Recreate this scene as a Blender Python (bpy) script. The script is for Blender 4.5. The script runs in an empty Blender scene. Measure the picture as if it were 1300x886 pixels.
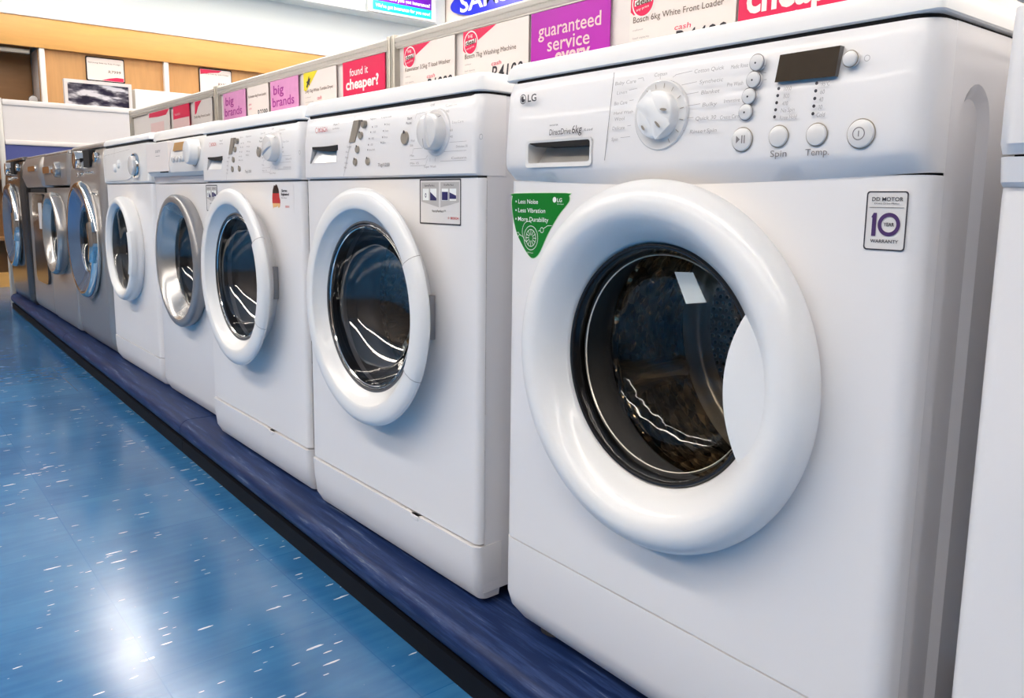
import bpy, bmesh, math, random
from mathutils import Vector, Matrix
random.seed(4)
R = math.radians
H = 0.12                       # height of the plinth the machines stand on (their feet are at z = H - .02)
C = bpy.context.scene.collection

# ------------------------------------------------------------------ materials
def mat(name, col, rough=.5, metal=0., coat=0., spec=.5, emit=None, estr=0., nodes=None):
    m = bpy.data.materials.new(name); m.use_nodes = True
    b = m.node_tree.nodes['Principled BSDF']
    b.inputs['Base Color'].default_value = (*col, 1)
    b.inputs['Roughness'].default_value = rough
    b.inputs['Metallic'].default_value = metal
    b.inputs['Coat Weight'].default_value = coat
    b.inputs['Specular IOR Level'].default_value = spec
    if emit:
        b.inputs['Emission Color'].default_value = (*emit, 1); b.inputs['Emission Strength'].default_value = estr
    if nodes: nodes(m.node_tree, b)
    return m
def N(nt, t, **k):
    n = nt.nodes.new(t)
    for a, v in k.items(): setattr(n, a, v)
    return n
def noisy(scale, amount, detail=4, stretch=(1, 1, 1), rough_amt=0, bump=0):
    """a faint procedural variation of the base colour, roughness and surface"""
    def f(nt, b):
        col = b.inputs['Base Color'].default_value[:]
        tc = N(nt, 'ShaderNodeTexCoord'); mp = N(nt, 'ShaderNodeMapping'); mp.inputs['Scale'].default_value = stretch
        no = N(nt, 'ShaderNodeTexNoise'); no.inputs['Scale'].default_value = scale; no.inputs['Detail'].default_value = detail
        nt.links.new(tc.outputs['Object'], mp.inputs['Vector']); nt.links.new(mp.outputs[0], no.inputs['Vector'])
        mx = N(nt, 'ShaderNodeMix', data_type='RGBA')
        mx.inputs['A'].default_value = [max(0, c*(1-amount)) for c in col[:3]]+[1]
        mx.inputs['B'].default_value = [min(1, c*(1+amount)) for c in col[:3]]+[1]
        nt.links.new(no.outputs['Fac'], mx.inputs['Factor']); nt.links.new(mx.outputs['Result'], b.inputs['Base Color'])
        if rough_amt:
            mr = N(nt, 'ShaderNodeMapRange'); r = b.inputs['Roughness'].default_value
            mr.inputs['To Min'].default_value = max(0, r-rough_amt); mr.inputs['To Max'].default_value = r+rough_amt
            nt.links.new(no.outputs['Fac'], mr.inputs['Value']); nt.links.new(mr.outputs[0], b.inputs['Roughness'])
        if bump:
            bp = N(nt, 'ShaderNodeBump'); bp.inputs['Strength'].default_value = bump; bp.inputs['Distance'].default_value = .002
            nt.links.new(no.outputs['Fac'], bp.inputs['Height']); nt.links.new(bp.outputs[0], b.inputs['Normal'])
    return f
def floor_nodes(nt, b):
    L = nt.links.new
    tc = N(nt, 'ShaderNodeTexCoord')
    sx = N(nt, 'ShaderNodeSeparateXYZ'); L(tc.outputs['Object'], sx.inputs[0])
    def math_(op, a, c=None, v=None):
        n = N(nt, 'ShaderNodeMath', operation=op)
        for i, q in enumerate((a, c)):
            if q is None: continue
            if isinstance(q, (int, float)): n.inputs[i].default_value = q
            else: L(q, n.inputs[i])
        return n.outputs[0]
    ux = math_('DIVIDE', math_('ADD', sx.outputs[0], .05), .3048); uy = math_('DIVIDE', math_('ADD', sx.outputs[1], .121), .3048)
    def seam(u):
        f = math_('FRACT', u); d = math_('ABSOLUTE', math_('SUBTRACT', f, .5))
        return math_('GREATER_THAN', d, .4965)
    sm = math_('MAXIMUM', seam(ux), seam(uy))
    # each tile its own slight tone
    fx, fy = math_('FLOOR', ux), math_('FLOOR', uy)
    cm = N(nt, 'ShaderNodeCombineXYZ'); L(fx, cm.inputs[0]); L(fy, cm.inputs[1])
    wn = N(nt, 'ShaderNodeTexWhiteNoise', noise_dimensions='2D'); L(cm.outputs[0], wn.inputs['Vector'])
    # large soft mottling
    no = N(nt, 'ShaderNodeTexNoise'); no.inputs['Scale'].default_value = 9; no.inputs['Detail'].default_value = 6
    L(tc.outputs['Object'], no.inputs['Vector'])
    mp0 = N(nt, 'ShaderNodeMapping'); mp0.inputs['Scale'].default_value = (60, 7, 1); L(tc.outputs['Object'], mp0.inputs['Vector'])
    n1 = N(nt, 'ShaderNodeTexNoise'); n1.inputs['Scale'].default_value = 1; n1.inputs['Detail'].default_value = 3; L(mp0.outputs[0], n1.inputs['Vector'])
    c1 = N(nt, 'ShaderNodeValToRGB'); e = c1.color_ramp.elements
    e[0].position = .3; e[0].color = (.016, .11, .285, 1); e[1].position = .7; e[1].color = (.045, .20, .42, 1)
    mixn = math_('ADD', math_('MULTIPLY', no.outputs['Fac'], .45), math_('ADD', math_('MULTIPLY', n1.outputs['Fac'], .35), math_('MULTIPLY', wn.outputs['Value'], .2)))
    L(mixn, c1.inputs[0])
    # thin white flecks running with the grain of the tile
    col = c1.outputs[0]
    for sc, thr, off in (((100, 17, 1), .09, 0), ((190, 36, 1), .07, 7.3)):
        mp = N(nt, 'ShaderNodeMapping'); mp.inputs['Scale'].default_value = sc; mp.inputs['Location'].default_value = (off, off, 0)
        L(tc.outputs['Object'], mp.inputs['Vector'])
        wob = N(nt, 'ShaderNodeTexNoise'); wob.inputs['Scale'].default_value = 2.2; L(mp.outputs[0], wob.inputs['Vector'])
        wv = N(nt, 'ShaderNodeVectorMath', operation='MULTIPLY_ADD'); L(wob.outputs['Color'], wv.inputs[0]); wv.inputs[1].default_value = (.5, .2, 0); L(mp.outputs[0], wv.inputs[2])
        vo = N(nt, 'ShaderNodeTexVoronoi', voronoi_dimensions='2D'); vo.inputs['Scale'].default_value = 1; L(wv.outputs[0], vo.inputs['Vector'])
        sc_ = N(nt, 'ShaderNodeSeparateColor'); L(vo.outputs['Color'], sc_.inputs[0])
        pick = math_('LESS_THAN', sc_.outputs[0], .035)
        size = math_('MULTIPLY', sc_.outputs[1], .32)
        dot = math_('LESS_THAN', vo.outputs['Distance'], size)
        fl = math_('MULTIPLY', math_('MULTIPLY', pick, dot), .85)
        mx = N(nt, 'ShaderNodeMix', data_type='RGBA'); L(fl, mx.inputs['Factor']); L(col, mx.inputs['A']); mx.inputs['B'].default_value = (.8, .85, .9, 1)
        col = mx.outputs['Result']
    mx = N(nt, 'ShaderNodeMix', data_type='RGBA'); L(sm, mx.inputs['Factor']); L(col, mx.inputs['A']); mx.inputs['B'].default_value = (.014, .12, .31, 1)
    L(mx.outputs['Result'], b.inputs['Base Color'])
    n2 = N(nt, 'ShaderNodeTexNoise'); n2.inputs['Scale'].default_value = 5; n2.inputs['Detail'].default_value = 5; L(tc.outputs['Object'], n2.inputs['Vector'])
    mr = N(nt, 'ShaderNodeMapRange'); mr.inputs['To Min'].default_value = .10; mr.inputs['To Max'].default_value = .26
    L(n2.outputs['Fac'], mr.inputs['Value']); L(mr.outputs[0], b.inputs['Roughness'])
    bp = N(nt, 'ShaderNodeBump'); bp.inputs['Strength'].default_value = .12; bp.inputs['Distance'].default_value = .004
    n3 = N(nt, 'ShaderNodeTexNoise'); n3.inputs['Scale'].default_value = 6; n3.inputs['Detail'].default_value = 2; L(tc.outputs['Object'], n3.inputs['Vector'])
    L(n3.outputs['Fac'], bp.inputs['Height']); L(bp.outputs[0], b.inputs['Normal'])
def plinth_nodes(nt, b):
    L = nt.links.new
    tc = N(nt, 'ShaderNodeTexCoord'); mp = N(nt, 'ShaderNodeMapping'); mp.inputs['Scale'].default_value = (2.2, 30, 30)
    L(tc.outputs['Object'], mp.inputs['Vector'])
    no = N(nt, 'ShaderNodeTexNoise'); no.inputs['Scale'].default_value = 2.4; no.inputs['Detail'].default_value = 8; no.inputs['Roughness'].default_value = .7
    L(mp.outputs[0], no.inputs['Vector'])
    cr = N(nt, 'ShaderNodeValToRGB'); e = cr.color_ramp.elements
    e[0].position = .46; e[0].color = (.008, .022, .085, 1); e[1].position = .76; e[1].color = (.24, .28, .33, 1)
    m_ = cr.color_ramp.elements.new(.60); m_.color = (.028, .055, .16, 1)
    L(no.outputs['Fac'], cr.inputs[0]); L(cr.outputs[0], b.inputs['Base Color'])
    mr = N(nt, 'ShaderNodeMapRange'); mr.inputs['To Min'].default_value = .3; mr.inputs['To Max'].default_value = .6
    L(no.outputs['Fac'], mr.inputs['Value']); L(mr.outputs[0], b.inputs['Roughness'])
def wood_nodes(scale=(1, 1, 1)):
    def f(nt, b):
        L = nt.links.new; col = b.inputs['Base Color'].default_value[:]
        tc = N(nt, 'ShaderNodeTexCoord'); mp = N(nt, 'ShaderNodeMapping'); mp.inputs['Scale'].default_value = scale
        L(tc.outputs['Object'], mp.inputs['Vector'])
        no = N(nt, 'ShaderNodeTexNoise'); no.inputs['Scale'].default_value = 3; no.inputs['Detail'].default_value = 6; L(mp.outputs[0], no.inputs['Vector'])
        mx = N(nt, 'ShaderNodeMix', data_type='RGBA'); mx.inputs['A'].default_value = [c*.82 for c in col[:3]]+[1]; mx.inputs['B'].default_value = [min(1, c*1.15) for c in col[:3]]+[1]
        L(no.outputs['Fac'], mx.inputs['Factor']); L(mx.outputs['Result'], b.inputs['Base Color'])
    return f
def brushed(nt, b):
    L = nt.links.new
    tc = N(nt, 'ShaderNodeTexCoord'); mp = N(nt, 'ShaderNodeMapping'); mp.inputs['Scale'].default_value = (2, 2, 90)
    L(tc.outputs['Object'], mp.inputs['Vector'])
    no = N(nt, 'ShaderNodeTexNoise'); no.inputs['Scale'].default_value = 1; no.inputs['Detail'].default_value = 3; L(mp.outputs[0], no.inputs['Vector'])
    mr = N(nt, 'ShaderNodeMapRange'); r = b.inputs['Roughness'].default_value
    mr.inputs['To Min'].default_value = r-.015; mr.inputs['To Max'].default_value = r+.02
    L(no.outputs['Fac'], mr.inputs['Value']); L(mr.outputs[0], b.inputs['Roughness'])
def perforated(nt, b):
    """steel drum: rows of small round holes, laid out by the mesh's own UVs"""
    L = nt.links.new
    uv = N(nt, 'ShaderNodeUVMap'); uv.uv_map = 'UVMap'
    sx = N(nt, 'ShaderNodeSeparateXYZ'); L(uv.outputs[0], sx.inputs[0])
    def M_(op, a, c=None):
        n = N(nt, 'ShaderNodeMath', operation=op)
        for i, q in enumerate((a, c)):
            if q is None: continue
            if isinstance(q, (int, float)): n.inputs[i].default_value = q
            else: L(q, n.inputs[i])
        return n.outputs[0]
    u, v = sx.outputs[0], sx.outputs[1]
    row = M_('FLOOR', v); u2 = M_('ADD', u, M_('MULTIPLY', M_('MODULO', row, 2.), .5))
    du = M_('SUBTRACT', M_('FRACT', u2), .5); dv = M_('SUBTRACT', M_('FRACT', v), .5)
    d = M_('SQRT', M_('ADD', M_('MULTIPLY', du, du), M_('MULTIPLY', dv, dv)))
    hole = M_('LESS_THAN', d, .26)
    mx = N(nt, 'ShaderNodeMix', data_type='RGBA'); L(hole, mx.inputs['Factor']); mx.inputs['A'].default_value = (.80, .70, .58, 1); mx.inputs['B'].default_value = (.01, .01, .01, 1)
    L(mx.outputs['Result'], b.inputs['Base Color'])
    L(M_('MULTIPLY', M_('SUBTRACT', 1., hole), .55), b.inputs['Metallic'])
    bp = N(nt, 'ShaderNodeBump'); bp.inputs['Strength'].default_value = .8; bp.inputs['Distance'].default_value = .004
    mr = N(nt, 'ShaderNodeMapRange'); mr.inputs['From Min'].default_value = .2; mr.inputs['From Max'].default_value = .42; L(d, mr.inputs['Value'])
    L(mr.outputs[0], bp.inputs['Height']); L(bp.outputs[0], b.inputs['Normal'])
def embossed(nt, b):
    """steel drum wall pressed with small domes, golden reflections painted into its colour"""
    L = nt.links.new
    tc = N(nt, 'ShaderNodeTexCoord')
    vo = N(nt, 'ShaderNodeTexVoronoi'); vo.inputs['Scale'].default_value = 42; L(tc.outputs['Object'], vo.inputs['Vector'])
    no = N(nt, 'ShaderNodeTexNoise'); no.inputs['Scale'].default_value = 14; no.inputs['Detail'].default_value = 3; L(tc.outputs['Object'], no.inputs['Vector'])
    cr = N(nt, 'ShaderNodeValToRGB'); e = cr.color_ramp.elements; e[0].position = .38; e[0].color = (.05, .04, .03, 1); e[1].position = .66; e[1].color = (.95, .74, .48, 1)  # dark and golden patches paint in the wavy reflections
    L(no.outputs['Fac'], cr.inputs[0]); L(cr.outputs[0], b.inputs['Base Color'])
    ad = N(nt, 'ShaderNodeMath', operation='ADD'); L(vo.outputs['Distance'], ad.inputs[0]); L(no.outputs['Fac'], ad.inputs[1])
    bp = N(nt, 'ShaderNodeBump'); bp.inputs['Strength'].default_value = .9; bp.inputs['Distance'].default_value = .02
    L(ad.outputs[0], bp.inputs['Height']); L(bp.outputs[0], b.inputs['Normal'])
def glass_thin(name, tint, ior=1.5, rough=0.0, boost=1.0, ripple=False):
    m = bpy.data.materials.new(name); m.use_nodes = True; nt = m.node_tree; nt.nodes.clear()
    o = N(nt, 'ShaderNodeOutputMaterial'); mx = N(nt, 'ShaderNodeMixShader')
    t = N(nt, 'ShaderNodeBsdfTransparent'); t.inputs[0].default_value = (*tint, 1)
    g = N(nt, 'ShaderNodeBsdfGlossy'); g.inputs['Roughness'].default_value = rough
    f = N(nt, 'ShaderNodeFresnel'); f.inputs['IOR'].default_value = ior
    ml = N(nt, 'ShaderNodeMath', operation='MULTIPLY', use_clamp=True); ml.inputs[1].default_value = boost
    if ripple:
        tc = N(nt, 'ShaderNodeTexCoord'); no = N(nt, 'ShaderNodeTexNoise'); no.inputs['Scale'].default_value = 16; no.inputs['Detail'].default_value = 2
        bp = N(nt, 'ShaderNodeBump'); bp.inputs['Strength'].default_value = .55; bp.inputs['Distance'].default_value = .012
        nt.links.new(tc.outputs['Object'], no.inputs['Vector']); nt.links.new(no.outputs['Fac'], bp.inputs['Height']); nt.links.new(bp.outputs[0], g.inputs['Normal'])
    nt.links.new(f.outputs[0], ml.inputs[0]); nt.links.new(ml.outputs[0], mx.inputs[0])
    nt.links.new(t.outputs[0], mx.inputs[1]); nt.links.new(g.outputs[0], mx.inputs[2]); nt.links.new(mx.outputs[0], o.inputs[0])
    return m

W_ = (.83, .815, .82)
M = dict(
    plastic=mat('white_plastic', W_, .34, coat=.15, nodes=noisy(3, .012)),
    door=mat('gloss_white_plastic', (.87, .865, .86), .30, coat=.25, nodes=noisy(4, .01)),
    enamel=mat('white_enamelled_steel', (.80, .79, .81), .22, coat=.5, nodes=noisy(2, .015)),
    lid=mat('white_laminate', (.86, .855, .85), .4, nodes=noisy(3, .01)),
    drawer=mat('drawer_white_plastic', (.80, .785, .77), .35, nodes=noisy(5, .015)),
    button=mat('pearl_plastic', (.78, .765, .755), .2, coat=.4, nodes=noisy(9, .02)),
    gapm=mat('dark_gap', (.008, .007, .008), .8, nodes=noisy(30, .2)),
    greybtn=mat('taupe_plastic', (.33, .29, .24), .3, nodes=noisy(20, .05)),
    print_=mat('grey_print', (.22, .20, .20), .6, nodes=noisy(40, .08)),
    light=mat('light_grey_print', (.38, .36, .36), .6, nodes=noisy(40, .08)),
    dark=mat('dark_print', (.03, .028, .04), .5, nodes=noisy(40, .1)),
    red=mat('red_print', (.55, .03, .03), .5, nodes=noisy(40, .05)),
    lcd=mat('brown_reflection_display', (.045, .032, .02), .05, coat=1., nodes=noisy(30, .3)),  # brown of a reflection put into the display's base colour
    amber=mat('amber_display', (.62, .36, .16), .25, nodes=noisy(30, .1)),
    ringgrey=mat('grey_silver_plastic', (.33, .325, .33), .32, metal=.45, nodes=noisy(5, .02)),
    silver=mat('silver_paint', (.52, .51, .50), .24, metal=.7, nodes=noisy(5, .02)),
    steelbody=mat('brushed_steel_body', (.46, .44, .43), .33, metal=.7, nodes=noisy(4, .03)),
    darksteel=mat('titanium_body', (.17, .155, .15), .2, metal=.85, nodes=noisy(4, .05)),
    chrome=mat('chrome', (.85, .83, .8), .06, metal=1., nodes=noisy(6, .04)),
    bluering=mat('ring_reflected_blue', (.18, .28, .45), .15, metal=.6, nodes=noisy(6, .05)),  # chrome ring; the blue it mirrors is put into its colour
    rubber=mat('grey_rubber_gasket', (.11, .11, .12), .5, nodes=noisy(12, .12)),
    rubberlight=mat('light_grey_gasket', (.30, .30, .31), .45, nodes=noisy(12, .1)),
    drum=mat('perforated_steel_drum', (.6, .55, .5), .25, metal=1., nodes=perforated),
    drumwall=mat('embossed_steel_drum', (.42, .33, .22), .16, metal=1., nodes=embossed),
    steel=mat('polished_steel', (.95, .86, .72), .25, metal=.3, nodes=noisy(10, .1, bump=.5)),
    lifter=mat('drum_lifter', (.6, .52, .42), .16, metal=.8, nodes=noisy(14, .1)),
    glass=glass_thin('door_glass', (.5, .5, .52), 1.5, .01, 3.0),
    glass_dark=glass_thin('smoked_door_glass', (.5, .48, .46), 1.5, .01, 2.5),
    glass_wavy=glass_thin('rippled_door_glass', (.9, .88, .84), 1.5, .01, 1.1, True),
    label=mat('glass_square', (.72, .76, .74), .3, nodes=noisy(30, .06)),
    green=mat('green_sticker', (.0, .19, .018), .3, nodes=noisy(12, .06)),
    white=mat('white_print', (.88, .9, .88), .5, nodes=noisy(20, .02)),
    palegreen=mat('pale_green_print', (.55, .78, .52), .5, nodes=noisy(20, .05)),
    stick=mat('sticker_paper', (.74, .72, .71), .35, nodes=noisy(20, .02)),
    greysq=mat('grey_sticker_print', (.5, .48, .47), .4, nodes=noisy(20, .04)),
    navy=mat('navy_print', (.02, .02, .12), .4, nodes=noisy(20, .1)),
    plum=mat('plum_print', (.07, .03, .13), .4, nodes=noisy(20, .1)),
    flagred=mat('flag_red_print', (.55, .005, .008), .3, nodes=noisy(60, .2)),
    flagblack=mat('flag_black_print', (.012, .004, .004), .3, nodes=noisy(60, .3)),
    flaggold=mat('flag_gold_print', (.85, .5, .2), .4, nodes=noisy(60, .15)),
    foot=mat('foot_rubber', (.05, .05, .06), .5, nodes=noisy(20, .1)),
    floor=mat('blue_vinyl_tiles', (.02, .15, .38), .15, spec=.62, nodes=floor_nodes),
    plinth=mat('scuffed_navy_bullnose', (.04, .06, .16), .45, spec=.22, nodes=plinth_nodes),
    recess=mat('matte_black_base', (.004, .005, .009), .6, spec=.15, nodes=noisy(10, .2)),
    alu=mat('champagne_aluminium', (.50, .47, .41), .35, metal=.35, nodes=noisy(8, .04, stretch=(1, 1, 12))),
    alu_light=mat('pale_aluminium', (.62, .60, .56), .35, metal=.2, nodes=noisy(8, .03)),
    backing=mat('white_panel', (.80, .76, .745), .3, nodes=noisy(3, .012)),
    card=mat('card_paper', (.87, .80, .765), .45, nodes=noisy(6, .012)),
    pink=mat('hot_pink_print', (.78, .0, .085), .4, nodes=noisy(8, .03)),
    magenta=mat('magenta_print', (.46, .0, .43), .35, nodes=noisy(5, .12)),
    lilac=mat('lilac_print', (.76, .33, .62), .4, nodes=noisy(30, .12)),
    purple=mat('purple_print', (.36, .0, .28), .4, nodes=noisy(8, .04)),
    yellow=mat('yellow_print', (.85, .72, .02), .4, nodes=noisy(8, .03)),
    palepink=mat('pale_pink_print', (.85, .62, .62), .4, nodes=noisy(8, .03)),
    browntext=mat('brown_print', (.10, .045, .02), .5, nodes=noisy(30, .1)),
    wood=mat('honey_maple_laminate', (.78, .42, .12), .4, nodes=wood_nodes((1, 1.2, 14))),
    woodback=mat('maple_back_panel', (.62, .33, .12), .5, nodes=wood_nodes((1, 12, 1))),
    wooddark=mat('brown_wood_shelf', (.34, .17, .06), .5, nodes=wood_nodes((1, 2, 8))),
    wallw=mat('white_wall_paint', (.77, .835, .84), .6, nodes=noisy(1.5, .012)),
    wallpeach=mat('warm_wall_paint', (.78, .70, .64), .6, nodes=noisy(1.5, .012)),
    walldark=mat('shop_wall_paint', (.15, .13, .12), .6, nodes=noisy(1.5, .03)),
    ceil=mat('ceiling_tiles', (.82, .82, .82), .8, nodes=noisy(30, .02)),
    upright=mat('white_upright', (.85, .80, .76), .4, nodes=noisy(6, .015)),
    black=mat('black_plastic', (.012, .012, .014), .25, nodes=noisy(10, .2)),
    bluepanel=mat('blue_panel', (.07, .09, .30), .4, nodes=noisy(6, .08)),
    samsung=mat('blue_sign', (.0, .015, .60), .3, nodes=noisy(8, .04)),
    teal=mat('teal_sign', (.0, .60, .50), .4, emit=(0, .6, .5), estr=.25, nodes=noisy(8, .04)),
    violet=mat('violet_sign', (.12, .0, .36), .4, emit=(.12, .0, .4), estr=.3, nodes=noisy(8, .06)),
    white_lit=mat('lit_white_letters', (.9, .9, .9), .4, emit=(1, 1, 1), estr=.6, nodes=noisy(8, .02)),
    tube=mat('fluorescent_diffuser', (.9, .9, .9), .5, emit=(1, .90, .785), estr=20., nodes=noisy(8, .01)),
    screen=mat('picture_screen', (.05, .05, .06), .08, coat=.8, nodes=None),
)
def screen_nodes(nt, b):
    """a grey picture of a ceiling with bright panels above a row of dark seats"""
    L = nt.links.new
    tc = N(nt, 'ShaderNodeTexCoord'); mp = N(nt, 'ShaderNodeMapping'); mp.inputs['Scale'].default_value = (1, 4.2, 13); L(tc.outputs['Object'], mp.inputs['Vector'])
    no = N(nt, 'ShaderNodeTexNoise'); no.inputs['Scale'].default_value = 1.6; no.inputs['Detail'].default_value = 3; L(mp.outputs[0], no.inputs['Vector'])
    cr = N(nt, 'ShaderNodeValToRGB'); e = cr.color_ramp.elements
    e[0].position = .40; e[0].color = (.03, .025, .05, 1); e[1].position = .60; e[1].color = (.85, .82, .85, 1)
    q = e.new(.5); q.color = (.16, .15, .18, 1)
    L(no.outputs['Fac'], cr.inputs[0]); L(cr.outputs[0], b.inputs['Base Color'])
screen_nodes(M['screen'].node_tree, M['screen'].node_tree.nodes['Principled BSDF'])

# ------------------------------------------------------------------ mesh helpers
def link(name, bm, m, parent=None, off=(0, 0, 0), smooth=True, angle=34, recalc=True):
    if recalc: bmesh.ops.recalc_face_normals(bm, faces=bm.faces)
    if off != (0, 0, 0): bmesh.ops.translate(bm, vec=off, verts=bm.verts)
    me = bpy.data.meshes.new(name); bm.to_mesh(me); bm.free()
    if m: me.materials.append(M[m] if isinstance(m, str) else m)
    if smooth:
        me.polygons.foreach_set('use_smooth', [True]*len(me.polygons)); me.set_sharp_from_angle(angle=R(angle))
    o = bpy.data.objects.new(name, me); C.objects.link(o)
    if parent: o.parent = parent
    return o
def box(bm, x0, x1, y0, y1, z0, z1, bev=0, seg=2):
    vs = [bm.verts.new((x, y, z)) for x in (x0, x1) for y in (y0, y1) for z in (z0, z1)]
    idx = [(0, 1, 3, 2), (4, 6, 7, 5), (0, 4, 5, 1), (2, 3, 7, 6), (0, 2, 6, 4), (1, 5, 7, 3)]
    fs = [bm.faces.new([vs[i] for i in f]) for f in idx]
    if bev:
        es = list({e for f in fs for e in f.edges})
        bmesh.ops.bevel(bm, geom=es, offset=bev, segments=seg, profile=.5, affect='EDGES')
    return bm
def prism(bm, pts, y0, y1):
    """closed outline in x, z pushed from y0 (front) to y1"""
    a = [bm.verts.new((x, y0, z)) for x, z in pts]; b = [bm.verts.new((x, y1, z)) for x, z in pts]
    n = len(pts); bm.faces.new(a); bm.faces.new(b[::-1])
    for i in range(n): bm.faces.new((a[i], a[(i+1) % n], b[(i+1) % n], b[i]))
    return bm
def rrect(x0, x1, z0, z1, r, n=5):
    P = []
    for cx, cz, a0 in ((x1-r, z1-r, 0), (x0+r, z1-r, 90), (x0+r, z0+r, 180), (x1-r, z0+r, 270)):
        for i in range(n+1):
            a = R(a0+90*i/n); P.append((cx+r*math.cos(a), cz+r*math.sin(a)))
    return P
def frame_outline(bm, outer, inner, y0, y1):
    n = len(outer)
    rings = [[bm.verts.new((x, y, z)) for x, z in P] for P, y in ((outer, y0), (inner, y0), (inner, y1), (outer, y1))]
    for k in range(4):
        A, B = rings[k], rings[(k+1) % 4]
        for i in range(n): bm.faces.new((A[i], A[(i+1) % n], B[(i+1) % n], B[i]))
    return bm
def smooth_prof(P, k=4):
    """Catmull-Rom through the profile points"""
    out = []
    for i in range(len(P)-1):
        p0 = P[max(i-1, 0)]; p1 = P[i]; p2 = P[i+1]; p3 = P[min(i+2, len(P)-1)]
        for j in range(k):
            t = j/k
            out.append(tuple(.5*((2*p1[d])+(-p0[d]+p2[d])*t+(2*p0[d]-5*p1[d]+4*p2[d]-p3[d])*t*t+(-p0[d]+3*p1[d]-3*p2[d]+p3[d])*t**3) for d in (0, 1)))
    out.append(P[-1]); return out
def lathe(bm, prof, cx, cz, n=96, a0=0, a1=360, uvk=None, wave=None):
    """revolve (radius, y) about the y axis through (cx, cz)"""
    full = abs(a1-a0) >= 360; rows = []
    m = n if full else n+1
    for k, (r, y) in enumerate(prof):
        if r < 1e-6: rows.append([bm.verts.new((cx, y, cz))]); continue
        row = []
        for i in range(m):
            t = R(a0+(a1-a0)*i/n); rr, yy = (r, y) if not wave else wave(r, y, t)
            row.append(bm.verts.new((cx+rr*math.cos(t), yy, cz+rr*math.sin(t))))
        rows.append(row)
    uvl = bm.loops.layers.uv.verify() if uvk else None
    dist = 0
    for k in range(len(rows)-1):
        A, B = rows[k], rows[k+1]
        d2 = dist+math.hypot(prof[k+1][0]-prof[k][0], prof[k+1][1]-prof[k][1])
        for i in range(n):
            j = (i+1) % m
            if len(A) == 1 and len(B) == 1: continue
            if len(A) == 1: f = bm.faces.new((A[0], B[j], B[i])); uv = [(i, dist), (i+1, d2), (i, d2)]
            elif len(B) == 1: f = bm.faces.new((A[i], A[j], B[0])); uv = [(i, dist), (i+1, dist), (i, d2)]
            else: f = bm.faces.new((A[i], A[j], B[j], B[i])); uv = [(i, dist), (i+1, dist), (i+1, d2), (i, d2)]
            if uvk:
                for l, (u, v) in zip(f.loops, uv): l[uvl].uv = (u/n*uvk[0], v*uvk[1])
        dist = d2
    if not full:
        for e in (0, -1):
            vs = [r[e] for r in rows]
            if len(vs) > 2:
                try: bm.faces.new(vs)
                except ValueError: pass
    return bm
def knob(bm, cx, cz, r, y0, y1, bev=.003, n=48):
    return lathe(bm, [(0, y1), (r-bev, y1), (r-bev*.3, y1+bev*.3), (r, y1+bev), (r, y0), (0, y0)], cx, cz, n)
def shell(bm, w, rows, r=.02, yback=.05, bow=0, nx=14, inset=0):
    """front panel with rounded upright edges: rows = (z, front y[, side inset]) from the bottom up"""
    grid = []
    for row in rows:
        z, yf = row[0], row[1]; ins = row[2] if len(row) > 2 else 0; P = [(ins, yback)]
        for i in range(7):
            a = R(90*i/6); P.append((ins+r-r*math.cos(a), yf+r-r*math.sin(a)))
        for i in range(1, nx): P.append((ins+r+(w-2*ins-2*r)*i/nx, yf))
        for i in range(7):
            a = R(90*(6-i)/6); P.append((w-ins-r+r*math.cos(a), yf+r-r*math.sin(a)))
        P.append((w-ins, yback))
        bw = row[3] if len(row) > 3 else 0
        grid.append([bm.verts.new((x, y, z-bw*max(0, 1-((x-w/2)/(w/2))**2))) for x, y in P])
    for a, b in zip(grid, grid[1:]):
        for i in range(len(a)-1): bm.faces.new((a[i], a[i+1], b[i+1], b[i]))
        bm.faces.new((a[0], b[0], b[-1], a[-1]))
    bm.faces.new(grid[0]); bm.faces.new(grid[-1])
    return bm
def cut(o, cutter):
    """apply a boolean difference and drop the cutter"""
    md = o.modifiers.new('cut', 'BOOLEAN'); md.operation = 'DIFFERENCE'; md.solver = 'EXACT'; md.object = cutter
    dg = bpy.context.evaluated_depsgraph_get(); me = bpy.data.meshes.new_from_object(o.evaluated_get(dg))
    o.modifiers.clear(); me.name = o.name; o.data = me; bpy.data.objects.remove(cutter)
    me.polygons.foreach_set('use_smooth', [True]*len(me.polygons)); me.set_sharp_from_angle(angle=R(34))
    return o
_tc = {}
def text_mesh(s, shear=0., bold=0.):
    k = (s, shear, bold)
    if k not in _tc:
        cu = bpy.data.curves.new('t', 'FONT'); cu.body = s; cu.size = 1; cu.shear = shear; cu.offset = bold; cu.resolution_u = 3; cu.extrude = 0
        o = bpy.data.objects.new('t', cu); C.objects.link(o)
        dg = bpy.context.evaluated_depsgraph_get(); dg.update()
        me = o.evaluated_get(dg).to_mesh()
        _tc[k] = ([tuple(v.co) for v in me.vertices], [tuple(p.vertices) for p in me.polygons])
        bpy.data.objects.remove(o)
    return _tc[k]
def text(bm, s, x, z, h, y=-.0006, width=None, align='l', shear=0., bold=0., rot=0., stretch=1.):
    """flat lettering in the x-z plane facing -y; h = capital height; width fits the string"""
    V, F = text_mesh(s, shear, bold)
    if not V: return bm
    xs = [v[0] for v in V]; x0, x1 = min(xs), max(xs); k = h/.70
    kx = k*stretch if width is None else width/(x1-x0)
    ox = {'l': x0, 'c': (x0+x1)/2, 'r': x1}[align]
    c, sn = math.cos(R(rot)), math.sin(R(rot))
    vs = []
    for v in V:
        a, b = (v[0]-ox)*kx, v[1]*k
        vs.append(bm.verts.new((x+a*c-b*sn, y, z+a*sn+b*c)))
    for f in F:
        try: bm.faces.new([vs[i] for i in f])
        except ValueError: pass
    return bm
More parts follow.
